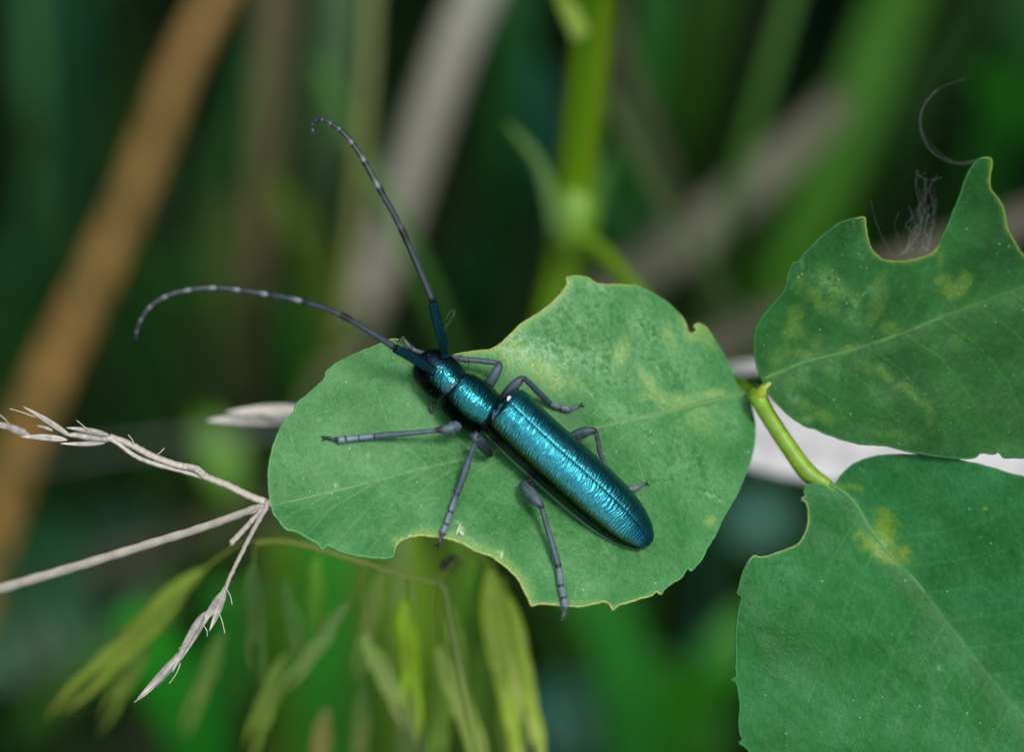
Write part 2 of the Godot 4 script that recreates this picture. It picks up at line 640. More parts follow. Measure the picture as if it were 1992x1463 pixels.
	for sg in [1.0, -1.0]:
		P = []
		Q = []
		T = []
		var Pi := []
		var ci := []
		run = 0.0
		for i in m:
			var t := (cen[maxi(i - 1, 0)] - cen[mini(i + 1, m - 1)]).normalized()
			var s := t.cross(N).normalized()
			var n2 := s.cross(t).normalized()
			if i > 0:
				run += cen[i].distance_to(cen[i - 1]) / MM
			var row := PackedVector3Array()
			var inner := PackedVector3Array()
			var cr := []
			var uv := []
			for j in 41:
				var v := j / 40.0
				var a := v * deg_to_rad(112.0)
				var sn := pow(absf(sin(a)), 0.92)
				var cs := signf(cos(a)) * pow(absf(cos(a)), 0.92)
				var k := 1.0
				k -= 0.014 * exp(-pow(v / 0.02, 2.0))           # the seam
				k += 0.10 * smoothstep(0.925, 0.985, v)           # the raised rim along the margin
				k -= 0.02 * exp(-pow((v - 0.90) / 0.03, 2.0))
				# fine wavy ridges running across, real relief
				var ridge := run / 0.128 + nz.get_noise_2d(run * 55.0, v * 90.0 + sg * 40.0) * 1.3 + nz.get_noise_2d(run * 190.0, v * 260.0 + sg * 70.0) * 0.45
				k += 0.0098 * sin(TAU * ridge) * (0.8 + nz.get_noise_2d(run * 260.0 + 500.0, v * 300.0)) * smoothstep(0.0, 0.025, v) * (1.0 - smoothstep(0.85, 0.93, v)) * smoothstep(0.0, 0.25, run)
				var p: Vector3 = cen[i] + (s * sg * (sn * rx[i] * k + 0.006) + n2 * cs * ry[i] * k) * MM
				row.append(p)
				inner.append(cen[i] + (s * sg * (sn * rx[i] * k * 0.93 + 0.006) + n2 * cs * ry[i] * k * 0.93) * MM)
				var c := Color(0.017, 0.142, 0.196).lerp(Color(0.042, 0.235, 0.235), smoothstep(0.22, 0.42, v)).lerp(Color(0.085, 0.17, 0.06), smoothstep(0.43, 0.55, v)).lerp(Color(0.003, 0.012, 0.014), smoothstep(0.52, 0.63, v))  # iridescent hues; flank painted near black in place of a dark reflection
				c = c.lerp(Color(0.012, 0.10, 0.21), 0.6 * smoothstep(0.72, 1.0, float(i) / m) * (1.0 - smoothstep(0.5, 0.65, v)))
				c = c.lerp(Color(0.26, 0.34, 0.38), 0.85 * smoothstep(0.925, 0.955, v))
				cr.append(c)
				uv.append(Vector2(run / 8.0, v))
			P.append(row)
			Q.append(cr)
			T.append(uv)
			Pi.append(inner)
			ci.append(Color(0.02, 0.03, 0.04))
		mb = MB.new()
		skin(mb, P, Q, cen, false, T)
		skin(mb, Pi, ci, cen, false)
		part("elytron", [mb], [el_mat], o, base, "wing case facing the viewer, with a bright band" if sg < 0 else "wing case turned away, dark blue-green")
	# ---- pale scutellum between them
	mb = MB.new()
	var sc := Bf(991, 777, 1.98)
	var grid := []
	var gc := []
	for i in 9:
		var th := PI * i / 8.0
		var row := PackedVector3Array()
		for j in 14:
			var ph := TAU * j / 14
			row.append(sc + (leaf_a.b.x * sin(th) * cos(ph) * 0.11 + leaf_a.b.y * sin(th) * sin(ph) * 0.15 + N * cos(th) * 0.07) * MM)
		grid.append(row)
		gc.append(Color(0.5, 0.5, 0.56))
	var same := PackedVector3Array(); same.resize(9); same.fill(sc)
	skin(mb, grid, gc, same, true)
	part("scutellum", [mb], [mat("pale_hair", 0.7)], o, base)
	# ---- eyes
	for e in [[843, 727, 1.28, 0.20, 0.28], [868, 699, 1.25, 0.16, 0.22]]:
		mb = MB.new()
		sc = Bf(e[0], e[1], e[2])
		grid = []
		gc = []
		for i in 11:
			var th := PI * i / 10.0
			var row := PackedVector3Array()
			for j in 18:
				var ph := TAU * j / 18
				row.append(sc + (leaf_a.b.x * sin(th) * cos(ph) * e[3] + leaf_a.b.y * cos(th) * e[4] + N * sin(th) * sin(ph) * e[3]) * MM)
			grid.append(row)
			gc.append(Color(0.006, 0.007, 0.01))
		same = PackedVector3Array(); same.resize(11); same.fill(sc)
		skin(mb, grid, gc, same, true)
		part("eye", [mb], [mat("eye_black", 0.22)], o, base)
	# ---- mouth feelers below the face
	for pl in [[[846, 765, 0.5], [838, 790, 0.35], [842, 803, 0.2]], [[868, 790, 0.5], [866, 803, 0.3], [872, 812, 0.15]]]:
		mb = MB.new()
		var pp := PackedVector3Array()
		for q in pl:
			pp.append(Bf(q[0], q[1], q[2]))
		pp = catmull(pp, 4)
		tube(mb, pp, [0.07 * MM, 0.07 * MM, 0.06 * MM, 0.07 * MM, 0.05 * MM, 0.06 * MM, 0.06 * MM, 0.06 * MM, 0.03 * MM], 8, [Color(0.05, 0.045, 0.035)])
		part("palp", [mb], [mat("leg_skin", 0.55)], o, base)
	# ---- legs [x, y, height over the leaf, radius, black share]
	var legs := [
		[[912, 812, 0.7, 0.16, 1], [900, 818, 0.9, 0.2, 0.5], [890, 827, 1.05, 0.22, 0.15], [878, 833, 1.12, 0.24, 0.0], [867, 836, 1.12, 0.20, 0.1], [858, 836, 1.1, 0.15, 0.7], [852, 836.5, 1.08, 0.12, 0.9], [845, 838, 1.03, 0.095, 0.2], [800, 842.5, 0.72, 0.10, 0.05], [760, 846, 0.45, 0.12, 0.0], [733, 848.5, 0.27, 0.125, 0.0],
			[729.5, 849, 0.25, 0.11, 1], [726, 849, 0.24, 0.105, 0.2], [702, 851.5, 0.2, 0.12, 0], [697.5, 852, 0.2, 0.12, 0.9], [695, 852.3, 0.2, 0.11, 0.1], [677, 854, 0.18, 0.13, 0], [673.5, 854.5, 0.18, 0.12, 0.9], [671, 855, 0.17, 0.12, 0.2], [660, 856, 0.16, 0.15, 0.25], [655, 855.5, 0.16, 0.09, 0.9], [648, 854, 0.15, 0.055, 0.6], [636, 851.5, 0.14, 0.06, 0.9], [631, 852.5, 0.1, 0.045, 1]],
		[[952, 884, 0.5, 0.15, 1], [943, 872, 0.9, 0.2, 0.7], [932, 858, 1.3, 0.23, 0.5], [925, 850, 1.52, 0.21, 0.3], [926, 847.5, 1.56, 0.15, 0.5], [927.5, 851, 1.5, 0.11, 0.2], [922, 868, 1.3, 0.12, 0.05], [912, 895, 0.95, 0.135, 0], [900, 930, 0.6, 0.14, 0.0], [891, 955, 0.32, 0.135, 0.1],
			[889, 960, 0.28, 0.12, 1], [887.5, 964, 0.26, 0.115, 0.8], [885.5, 969, 0.25, 0.12, 0.0], [878, 992, 0.2, 0.13, 0], [876, 997.5, 0.2, 0.11, 0.95], [875, 1001, 0.19, 0.12, 0.1], [870, 1016, 0.18, 0.135, 0.0], [868, 1021, 0.17, 0.11, 0.9], [866.5, 1025, 0.17, 0.14, 0.1], [862, 1036, 0.16, 0.15, 0.15], [860, 1041, 0.16, 0.075, 0.8], [856.5, 1050, 0.16, 0.055, 0.6], [852.5, 1058, 0.12, 0.06, 1], [850, 1062, 0.06, 0.03, 1]],
		[[1075, 918, 0.45, 0.13, 1], [1045, 928, 0.45, 0.13, 1], [1024, 939, 0.5, 0.14, 0.9], [1019, 943, 0.6, 0.18, 0.4], [1023, 951, 0.75, 0.23, 0.05], [1034, 963, 0.88, 0.255, 0.0], [1045, 976, 0.98, 0.21, 0.05], [1051, 983, 1.02, 0.15, 0.5], [1053, 986.5, 1.0, 0.12, 0.9], [1054.5, 991, 0.96, 0.095, 0.2], [1061, 1015, 0.78, 0.105, 0.05], [1070, 1045, 0.58, 0.12, 0], [1079, 1077, 0.38, 0.135, 0.05], [1084, 1095, 0.28, 0.135, 0.2],
			[1085.5, 1100, 0.26, 0.13, 1], [1086.5, 1105, 0.25, 0.115, 0.7], [1087, 1109, 0.24, 0.12, 0.0], [1090.5, 1136, 0.2, 0.13, 0], [1091, 1141, 0.2, 0.11, 0.95], [1092, 1145, 0.19, 0.12, 0.1], [1095.5, 1160, 0.18, 0.14, 0], [1096.5, 1164.5, 0.18, 0.12, 0.9], [1097.5, 1168, 0.18, 0.14, 0.1], [1099, 1180, 0.17, 0.15, 0.15], [1098.5, 1185, 0.17, 0.08, 0.7], [1096, 1196, 0.18, 0.055, 0.5], [1092, 1207, 0.16, 0.06, 1], [1087, 1211, 0.1, 0.035, 1]],
		[[935, 765, 0.6, 0.17, 1], [948, 752, 0.8, 0.2, 0.4], [957, 738, 1.0, 0.22, 0.0], [965, 723, 1.15, 0.2, 0.0], [971, 713, 1.22, 0.14, 0.4], [969, 707.5, 1.2, 0.12, 0.6], [962, 705.5, 1.12, 0.105, 0.2], [935, 702, 0.95, 0.11, 0], [905, 699.5, 0.75, 0.115, 0], [868, 694, 0.5, 0.10, 0.4], [838, 690, 0.35, 0.09, 0.8], [820, 686, 0.3, 0.08, 0.5], [806, 681, 0.27, 0.08, 0.4], [800, 677, 0.25, 0.07, 0.8], [795, 672, 0.25, 0.07, 0.4], [788, 664, 0.28, 0.065, 0.5], [784, 659.5, 0.3, 0.06, 0.8], [780, 657.5, 0.3, 0.05, 0.9], [776.5, 659.5, 0.25, 0.03, 1]],
		[[968, 790, 0.7, 0.15, 1], [982, 771, 1.0, 0.18, 0.7], [995, 756, 1.25, 0.21, 0.4], [1007, 744, 1.45, 0.19, 0.2], [1014, 737.5, 1.52, 0.13, 0.6], [1018.5, 736.5, 1.5, 0.11, 0.5], [1024, 740, 1.4, 0.10, 0.2], [1037, 753, 1.05, 0.12, 0.05], [1052, 768, 0.65, 0.13, 0.0], [1064, 780, 0.35, 0.13, 0.1], [1069, 784.5, 0.27, 0.11, 0.95], [1073, 786.5, 0.25, 0.115, 0.1], [1086, 791, 0.2, 0.12, 0.0], [1090, 792.5, 0.2, 0.11, 0.7], [1095, 794, 0.19, 0.13, 0.0], [1104, 796, 0.17, 0.13, 0.1], [1108, 796, 0.17, 0.12, 0.6], [1114, 795, 0.16, 0.07, 0.2], [1124, 790.5, 0.14, 0.055, 0.5], [1131, 788, 0.1, 0.045, 1]],
		[[1092, 872, 0.6, 0.17, 1], [1112, 852, 0.85, 0.2, 0.4], [1126, 845, 1.05, 0.23, 0.05], [1140, 840, 1.25, 0.21, 0.0], [1150, 838, 1.38, 0.15, 0.4], [1155.5, 838.5, 1.4, 0.12, 0.8], [1159, 843, 1.33, 0.10, 0.4], [1163, 858, 1.15, 0.095, 0.3], [1167, 880, 0.9, 0.10, 0.3], [1178, 905, 0.65, 0.10, 0.2], [1200, 932, 0.35, 0.11, 0.2], [1218, 949, 0.2, 0.11, 0.8], [1224, 952, 0.18, 0.11, 0.1], [1231, 951.5, 0.17, 0.12, 0.0], [1238, 949, 0.16, 0.12, 0.1], [1243, 946.5, 0.16, 0.07, 0.3], [1252, 942.5, 0.14, 0.05, 0.4], [1258, 940.5, 0.1, 0.04, 1]]]
	var grey := Color(0.038, 0.066, 0.086)
	var black := Color(0.008, 0.009, 0.013)
	for lg in legs:
		var pp := PackedVector3Array()
		for q in lg:
			pp.append(B(q[0], q[1], q[2]))
		pp = catmull(pp, 4)
		var rad := lin(lg.map(func(q): return q[3] * MM), 4)
		var bl := lin(lg.map(func(q): return float(q[4])), 4)
		var cols := []
		for i in pp.size():
			cols.append(grey.lerp(Color(0.10, 0.145, 0.185), smoothstep(0.46, 0.6, float(i) / pp.size())).lerp(black, clampf(smoothstep(0.15, 0.85, bl[i]), 0, 1)))
		mb = MB.new()
		tube(mb, pp, rad, 16, cols, Vector3.ZERO, 0.34)
		# the two claws
		var tip := pp[pp.size() - 1]
		var dir := (tip - pp[pp.size() - 5]).normalized()
		for sg in [-1.0, 1.0]:
			var sd: Vector3 = dir.cross(N).normalized() * sg
			tube(mb, PackedVector3Array([tip - dir * 0.04 * MM, tip + (dir * 0.05 + sd * 0.07) * MM, tip + (dir * 0.12 + sd * 0.09 - N * 0.05) * MM]), [0.03 * MM, 0.025 * MM, 0.006 * MM], 6, [black])
		# short grey hairs along the shank
		for k in 170:
			var i := rng.randi_range(4, pp.size() - 8)
			var t := (pp[i + 1] - pp[i - 1]).normalized()
			var away := t.cross(Vector3(rng.randf_range(-1, 1), rng.randf_range(-1, 1), rng.randf_range(-1, 1))).normalized()
			var p0: Vector3 = pp[i] + away * rad[i] * 0.9
			tube(mb, PackedVector3Array([p0, p0 + (away * rng.randf_range(0.03, 0.08) + t * 0.08) * MM]), [0.010 * MM, 0.003 * MM], 3, [Color(0.17, 0.19, 0.22)])
		part("leg", [mb], [mat("leg_skin", 0.55)], o, base)
	# ---- antennae: thick first joint, small second, then ten banded joints
	var ants := [
		[[[866, 694, 1.75], [862, 668, 2.1], [851, 628, 2.6], [842, 588, 3.0]], [[839.5, 580, 3.1], [783, 449, 4.2], [738, 367, 4.8], [710, 315.5, 5.0], [687, 281, 5.1], [663, 254, 5.1], [646, 242, 5.0], [631, 234, 4.9], [619, 232.5, 4.7], [611, 238, 4.5], [608, 248, 4.3], [613, 266, 4.0]]],
		[[[845, 723, 1.75], [823, 708, 1.9], [795, 691, 2.1], [769, 678, 2.3]], [[763, 673, 2.4], [664, 613, 3.2], [587, 586, 3.8], [521, 573, 4.2], [467.5, 564.5, 4.4], [421, 560, 4.5], [373, 563.5, 4.5], [327, 575, 4.4], [296, 594, 4.2], [277, 618, 4.0], [268, 640, 3.7], [265, 658, 3.4]]]]
	for an in ants:
		mb = MB.new()
		var pp := PackedVector3Array()
		for q in an[0]:
			pp.append(Bf(q[0], q[1], q[2]))
		pp = catmull(pp, 6)
		var rad := []
		for i in pp.size():
			var f := float(i) / (pp.size() - 1)
			rad.append((0.13 + 0.075 * sin(PI * pow(f, 0.8) * 0.82) + (0.06 * exp(-pow(f / 0.08, 2.0)))) * MM)
		var sb := MB.new()
		tube(sb, pp, rad, 16, [Color(0.008, 0.045, 0.07)], Vector3.ZERO, 0.15)
		var jt := PackedVector3Array()
		for q in an[1]:
			jt.append(Bf(q[0], q[1], q[2]))
		var line := catmull(jt, 10)
		line.insert(0, pp[pp.size() - 1])
		rad = [0.09 * MM]
		var cols := [black]
		for i in line.size() - 1:
			var f := (i % 10) / 10.0
			var sgm := i / 10
			var r: float = lerp(0.128, 0.055, pow(float(i) / line.size(), 0.8))
			r *= 1.0 + 0.28 * exp(-pow((f - 0.97) / 0.07, 2.0)) + (0.12 if f == 0.0 else 0.0)
			rad.append(r * MM)
			var pale := Color(0.17, 0.19, 0.225)
			var c := Color(0.026, 0.034, 0.047)
			if sgm == 0:
				c = Color(0.028, 0.038, 0.052)
			elif sgm == 1:
				c = c.lerp(pale, 0.3 * (1.0 - smoothstep(0.0, 0.2, f)))
			else:
				c = c.lerp(pale, 0.9 * (1.0 - smoothstep(0.12, 0.38, f)))
			c = c.lerp(black, smoothstep(0.80, 0.93, f))
			if f == 0.0:
				c = black
			cols.append(c)
		tube(mb, line, rad, 12, cols, Vector3.ZERO, 0.14)
		for k in 60:
			var i := rng.randi_range(1, line.size() - 3)
			var t := (line[i + 1] - line[i - 1]).normalized()
			var away := t.cross(Vector3(rng.randf_range(-1, 1), rng.randf_range(-1, 1), rng.randf_range(-1, 1))).normalized()
			var p0: Vector3 = line[i] + away * rad[i] * 0.9
			tube(mb, PackedVector3Array([p0, p0 + (away * 0.09 + t * 0.09) * MM]), [0.006 * MM, 0.002 * MM], 3, [Color(0.03, 0.03, 0.04)])
		part("antenna", [sb, mb], [body_mat, mat("antenna_skin", 0.5)], o, base)
	# ---- stiff dark bristles on head and shoulders
	mb = MB.new()
	for q in [[911, 712, 1.7, 912, 694, 2.2], [905, 708, 1.7, 900, 697, 2.1], [856, 712, 1.85, 846, 690, 2.5], [850, 720, 1.8, 838, 700, 2.4], [872, 705, 1.7, 880, 690, 2.2], [862, 715, 1.85, 858, 745, 2.3], [893, 742, 1.9, 898, 730, 2.4], [840, 740, 1.4, 826, 742, 1.8], [846, 757, 1.3, 832, 764, 1.6], [852, 770, 1.1, 840, 780, 1.3], [868, 720, 1.85, 852, 752, 2.3], [988, 752, 1.4, 996, 741, 1.7], [942, 731, 1.4, 951, 722, 1.7], [890, 700, 1.5, 898, 690, 1.9]]:
		var a := Bf(q[0], q[1], q[2])
		var b2 := Bf(q[3], q[4], q[5])
		tube(mb, PackedVector3Array([a, a.lerp(b2, 0.5) + N * 0.03 * MM, b2]), [0.016 * MM, 0.012 * MM, 0.004 * MM], 5, [Color(0.012, 0.013, 0.018)])
	var br := part("bristles", [mb], [mat("bristle", 0.5)], o, base)
	br.set_meta("kind", "stuff")


# ------------------------------------------------------------------ stalks, blades, spikelets
func stalk(called: String, label: String, category: String, pts: Array, widths: Array, cols: Array, group := "", jitter := 0.1, ground := true, rough := 0.7) -> Node3D:
	var p := WA(pts)
	var per := 8
	var wd := []
	for i in pts.size():
		wd.append(widths[mini(i, widths.size() - 1)] * 0.5 * SC * (DIST - pts[i][2] * MM) / DIST)
	if ground:
		var g := to_ground(p[p.size() - 2], p[p.size() - 1])
		if g.distance_to(p[p.size() - 1]) > 0.9:
			g = Vector3(p[p.size() - 1].x, -0.01, p[p.size() - 1].z - 0.05)
		p.append(g)
		wd.append(wd[wd.size() - 1])
	var root := p[p.size() - 1]
	var o := thing(called, root, label, category, group)
	var line := catmull(p, per)
	var rad := lin(wd, per)
	var cc := []
	for i in line.size():
		cc.append(cols[0].lerp(cols[cols.size() - 1], float(i) / line.size()))
	var mb := MB.new()
	tube(mb, line, rad, 16, cc, Vector3.ZERO, jitter)
	part("culm", [mb], [mat("straw", rough, 0.0)], o, root)
	# joints with a sheath collar
	var nmb := MB.new()
	var k := line.size() / 2
	var t := (line[k + 1] - line[k - 1]).normalized()
	tube(nmb, PackedVector3Array([line[k] - t * rad[k] * 0.9, line[k], line[k] + t * rad[k] * 0.9]), [rad[k] * 1.005, rad[k] * 1.05, rad[k] * 1.005], 16, [cc[k].darkened(0.25)])
	part("node", [nmb], [mat("straw", rough)], o, root)
	return o


func blade(label: String, pts: Array, width: float, col: Color, tip := true, ground := true, turn := 0.0, called := "grass_blade", group := "blurred grass blades behind the leaf") -> Node3D:
	var p := WA(pts)
	if ground:
		var g := to_ground(p[p.size() - 2], p[p.size() - 1])
		if g.distance_to(p[p.size() - 1]) > 0.6:
			g = Vector3(p[p.size() - 1].x, -0.01, p[p.size() - 1].z - 0.06)
		p.append(g)
	var root := p[p.size() - 1]
	var o := thing(called, root, label, "grass blade" if called == "grass_blade" else "leaf", group)
	var line := catmull(p, 10)
	var rad := []
	var cc := []
	var hw: float = width * 0.5 * SC * (DIST - pts[0][2] * MM) / DIST
	for i in line.size():
		var f := float(i) / (line.size() - 1)
		var k := 1.0
		if tip:
			k = pow(clampf(f * 3.2, 0.02, 1.0), 0.6)
		k *= 1.0 - 0.35 * smoothstep(0.6, 1.0, f)
		rad.append(Vector2(hw * k, 0.00018))
		cc.append(col.lerp(col.darkened(0.12), sin(f * 9.0) * 0.5 + 0.5))
	var up := (V + R * turn).normalized()
	var mb := MB.new()
	tube(mb, line, rad, 14, cc, up, 0.2 if called == "dead_blade" else 0.08, 0.22)
	part("blade", [mb], [mat("grass_skin", 0.5, 0.5)], o, root)
	var rib := MB.new()
	var rr := []
	for i in line.size():
		rr.append(maxf(rad[i].x * 0.09, 0.00004))
		line[i] -= up * 0.0001
	tube(rib, line, rr, 6, [col.lightened(0.12)])
	part("midrib", [rib], [mat("grass_skin", 0.5, 0.5)], o, root)
	return o


# one husk: a boat-shaped scale from A to B, as wide as given, bent towards BEND
func husk(mb: MB, a: Vector3, b: Vector3, hw: float, bend: Vector3, col: Color, col2: Color, jit := 0.16) -> void:
	var pts := PackedVector3Array()
	var rad := []
	var cc := []
	for i in 15:
		var f := i / 14.0
		pts.append(a.lerp(b, f) + bend * sin(PI * f))
		var k := pow(sin(PI * clampf(pow(f, 0.72) * 0.97 + 0.02, 0, 1)), 0.85)
		rad.append(Vector2(hw * maxf(k, 0.03), hw * maxf(k, 0.03) * 0.62))
		cc.append(col.lerp(col2, smoothstep(0.35, 1.0, f)))
	tube(mb, pts, rad, 16, cc, V, jit)


func spike(parent: Node3D, root: Vector3, ax: float, ay: float, aw: float, bx: float, by: float, bw: float, width: float, col: Color, col2: Color, scales: int, material: Material, called := "spikelet") -> void:
	var a := W(ax, ay, aw)
	var b := W(bx, by, bw)
	var hw := width * 0.5 * SC * (DIST - aw * MM) / DIST
	var along := b - a
	var side := along.cross(V).normalized()
	var mb := MB.new()
	husk(mb, a, a + along * 0.7, hw * 0.55, side * hw * 0.12, col, col2)
	var sp := part(called, [mb], [material], parent, root)
	for i in scales:
		var f := float(i) / scales
		var sg := 1.0 if i % 2 == 0 else -1.0
		var s := MB.new()
		var st := a + along * (f * 0.62)
		husk(s, st, st + along * (0.46 + 0.08 * rng.randf()) + side * sg * hw * 0.2, hw * (0.46 - 0.16 * f), side * sg * hw * 0.5 + V * hw * 0.2 * sg, col * rng.randf_range(0.85, 1.15), col2 * rng.randf_range(0.85, 1.15))
		part("husk", [s], [material], sp, root)


func thread(called: String, parent: Node3D, root: Vector3, pts: Array, r: float, col: Color, material: Material) -> void:
	var mb := MB.new()
	tube(mb, catmull(WA(pts), 8), [r * MM] if false else _fill(r * MM, (pts.size() - 1) * 8 + 1), 6, [col], Vector3.ZERO, 0.1)
	part(called, [mb], [material], parent, root)


func _fill(x: float, k: int) -> Array:
	var a := []
	a.resize(k)
	a.fill(x)
	return a


# ------------------------------------------------------------------ scene
func _ready() -> void:
	var pitch := deg_to_rad(50.0)
	V = Vector3(0, sin(pitch), cos(pitch))
	U = Vector3(0, cos(pitch), -sin(pitch))
	cam_at = LEAF_AT + V * DIST
	rng.seed = 41
	nz.seed = 7
	nz.frequency = 0.02
	# camera
	var cam := Camera3D.new()
	cam.name = "camera"
	add_child(cam)
	cam.look_at_from_position(cam_at, LEAF_AT, Vector3.UP)
	var ca := CameraAttributesPhysical.new()
	ca.frustum_focus_distance = 0.1192
	ca.frustum_focal_length = 12.0 / (731.5 * SC / DIST)
	ca.frustum_near = 0.01
	ca.frustum_far = 60.0
	ca.exposure_aperture = 27.0
	cam.attributes = ca
	cam.current = true
	# sky: bright overcast, darker towards the horizon
	var env := Environment.new()
	env.background_mode = Environment.BG_SKY
	var sky := Sky.new()
	var sm := ProceduralSkyMaterial.new()
	sm.sky_top_color = Color(0.93, 0.97, 1.0)
	sm.sky_horizon_color = Color(0.74, 0.79, 0.83)
	sm.sky_curve = 0.25
	sm.ground_bottom_color = Color(0.05, 0.06, 0.04)
	sm.ground_horizon_color = Color(0.08, 0.09, 0.07)
	sm.sky_energy_multiplier = 0.86
	sky.sky_material = sm
	env.sky = sky
	env.tonemap_mode = Environment.TONE_MAPPER_LINEAR
	env.tonemap_exposure = 2.4
	env.sdfgi_enabled = true
	env.ssao_enabled = true
	env.ssil_enabled = true
	var we := WorldEnvironment.new()
	we.name = "world_environment"
	we.environment = env
	add_child(we)
	var sun := DirectionalLight3D.new()
	sun.name = "sun"
	sun.light_energy = 0.52
	sun.light_angular_distance = 18.0
	sun.light_color = Color(1.0, 0.97, 0.92)
	sun.shadow_enabled = true
	add_child(sun)
	sun.look_at_from_position(LEAF_AT + (R * 0.32 + U * 0.38 + V * 0.9), LEAF_AT, Vector3(0.1, 0.2, 1))
	ground()
	undergrowth()
	background()
	plant()
	beetle()
	dry_grass()
	brome()
	silk()


func ground() -> void:
	var mb := MB.new()
	var n := 90
	for j in n + 1:
		for i in n + 1:
			var fx := (i / float(n) - 0.5) * 2.0
			var fz := (j / float(n) - 0.5) * 2.0
			var p := Vector3(signf(fx) * pow(absf(fx), 3.0) * 30.0, 0, signf(fz) * pow(absf(fz), 3.0) * 30.0 - 0.2)
			p.y = nz.get_noise_2d(p.x * 900.0, p.z * 900.0) * 0.012 + nz.get_noise_2d(p.x * 4000.0, p.z * 4000.0) * 0.003 - 0.008
			var k := 0.5 + 0.5 * nz.get_noise_2d(p.x * 2600.0 + 90.0, p.z * 2600.0)
			mb.add(p, Vector3.UP, Color(0.018, 0.016, 0.009).lerp(Color(0.007, 0.028, 0.006), k), Vector2(p.x, p.z))
	for j in n:
		for i in n:
			var a := j * (n + 1) + i
			mb.tri(a, a + 1, a + n + 2)
			mb.tri(a, a + n + 2, a + n + 1)
	var o := part("ground", [mb], [mat("soil", 0.9)], self, Vector3.ZERO)
	o.set_meta("kind", "structure")
	o.set_meta("label", "dark shaded soil far below the leaves")


func undergrowth() -> void:
	# grass that nobody could count: low below the leaf, tall added out of view to block sky light
	var tuft := MB.new()
	for k in 6:
		var a := TAU * k / 6.0 + rng.randf() * 0.6
		var out := Vector3(cos(a), 0, sin(a))
		var pts := PackedVector3Array()
		var rad := []
		var lean := rng.randf_range(0.15, 0.5)
		for i in 7:
			var f := i / 6.0
			pts.append(out * (0.03 + lean * f * f) + Vector3(0, f * (1.0 - 0.15 * lean * f), 0))
			rad.append(Vector2(0.016 * (1.0 - pow(f, 2.2) * 0.95), 0.002))
		tube(tuft, pts, rad, 6, [Color(1, 1, 1)], out.cross(Vector3.UP).cross(Vector3.UP) * -1.0, 0.1)
	var mesh := ArrayMesh.new()
	mesh.add_surface_from_arrays(Mesh.PRIMITIVE_TRIANGLES, tuft.arrays())
	mesh.surface_set_material(0, mat("grass_skin", 0.5, 0.5))
	var lists := {"low_grass": [], "added_tall_grass": []}
	for k in 3600:
		var p := Vector3(rng.randf_range(-0.4, 0.4), 0, rng.randf_range(-0.6, 0.25))
		var clump := nz.get_noise_2d(p.x * 700.0, p.z * 700.0)
		if clump < rng.randf_range(-0.35, 0.2):
			continue
		lists.low_grass.append([p, rng.randf_range(0.04, 0.10), rng.randf_range(0.06, 0.12)])
	for k in 3600:
		var a := rng.randf() * TAU
		var r := rng.randf_range(0.2, 1.4)
		var p := Vector3(cos(a) * r, 0, sin(a) * r - 0.1)
		if p.z > 0.05 and p.x < 0.5 + p.z and p.x > -0.22 - 0.35 * p.z:
			continue
		if p.z > -0.42 and p.x > -0.25 and p.x < 0.16:
			continue
		lists.added_tall_grass.append([p, rng.randf_range(0.55, 0.95), rng.randf_range(0.25, 0.4)])
	lists["thin_grass"] = []
	for k in 64:
		var top := W(rng.randf_range(-150, 2150), rng.randf_range(-200, 1500), rng.randf_range(-200, -110))
		lists.thin_grass.append([Vector3(top.x, 0, top.z), top.y, rng.randf_range(0.03, 0.06)])
	for called in lists:
		var mm := MultiMesh.new()
		mm.transform_format = MultiMesh.TRANSFORM_3D
		mm.use_colors = true
		mm.mesh = mesh
		var l: Array = lists[called]
		mm.instance_count = l.size()
		for i in l.size():
			var q = l[i]
			var bs := Basis(Vector3.UP, rng.randf() * TAU).scaled(Vector3(q[2] * 1.2, q[1], q[2] * 1.2))
			mm.set_instance_transform(i, Transform3D(bs, q[0]))
			var c := Color(0.016, 0.090, 0.010).lerp(Color(0.010, 0.075, 0.036), rng.randf()) * rng.randf_range(0.6, 1.4)
			if called == "thin_grass":
				c = Color(0.03, 0.15, 0.012).lerp(Color(0.07, 0.16, 0.03), rng.randf()) * rng.randf_range(0.5, 1.2)
			if rng.randf() < 0.1:
				c = Color(0.10, 0.085, 0.05)
			mm.set_instance_color(i, c)
		var o := MultiMeshInstance3D.new()
		o.name = called
		o.multimesh = mm
		add_child(o, true)
		o.set_meta("kind", "stuff")
		o.set_meta("category", "grass")
		o.set_meta("label", "dark blurred low grass on the soil below the leaves" if called == "low_grass" else "thin blurred green grass rising behind the plant" if called == "thin_grass" else "tall meadow grass added out of view to block sky light around the plant")


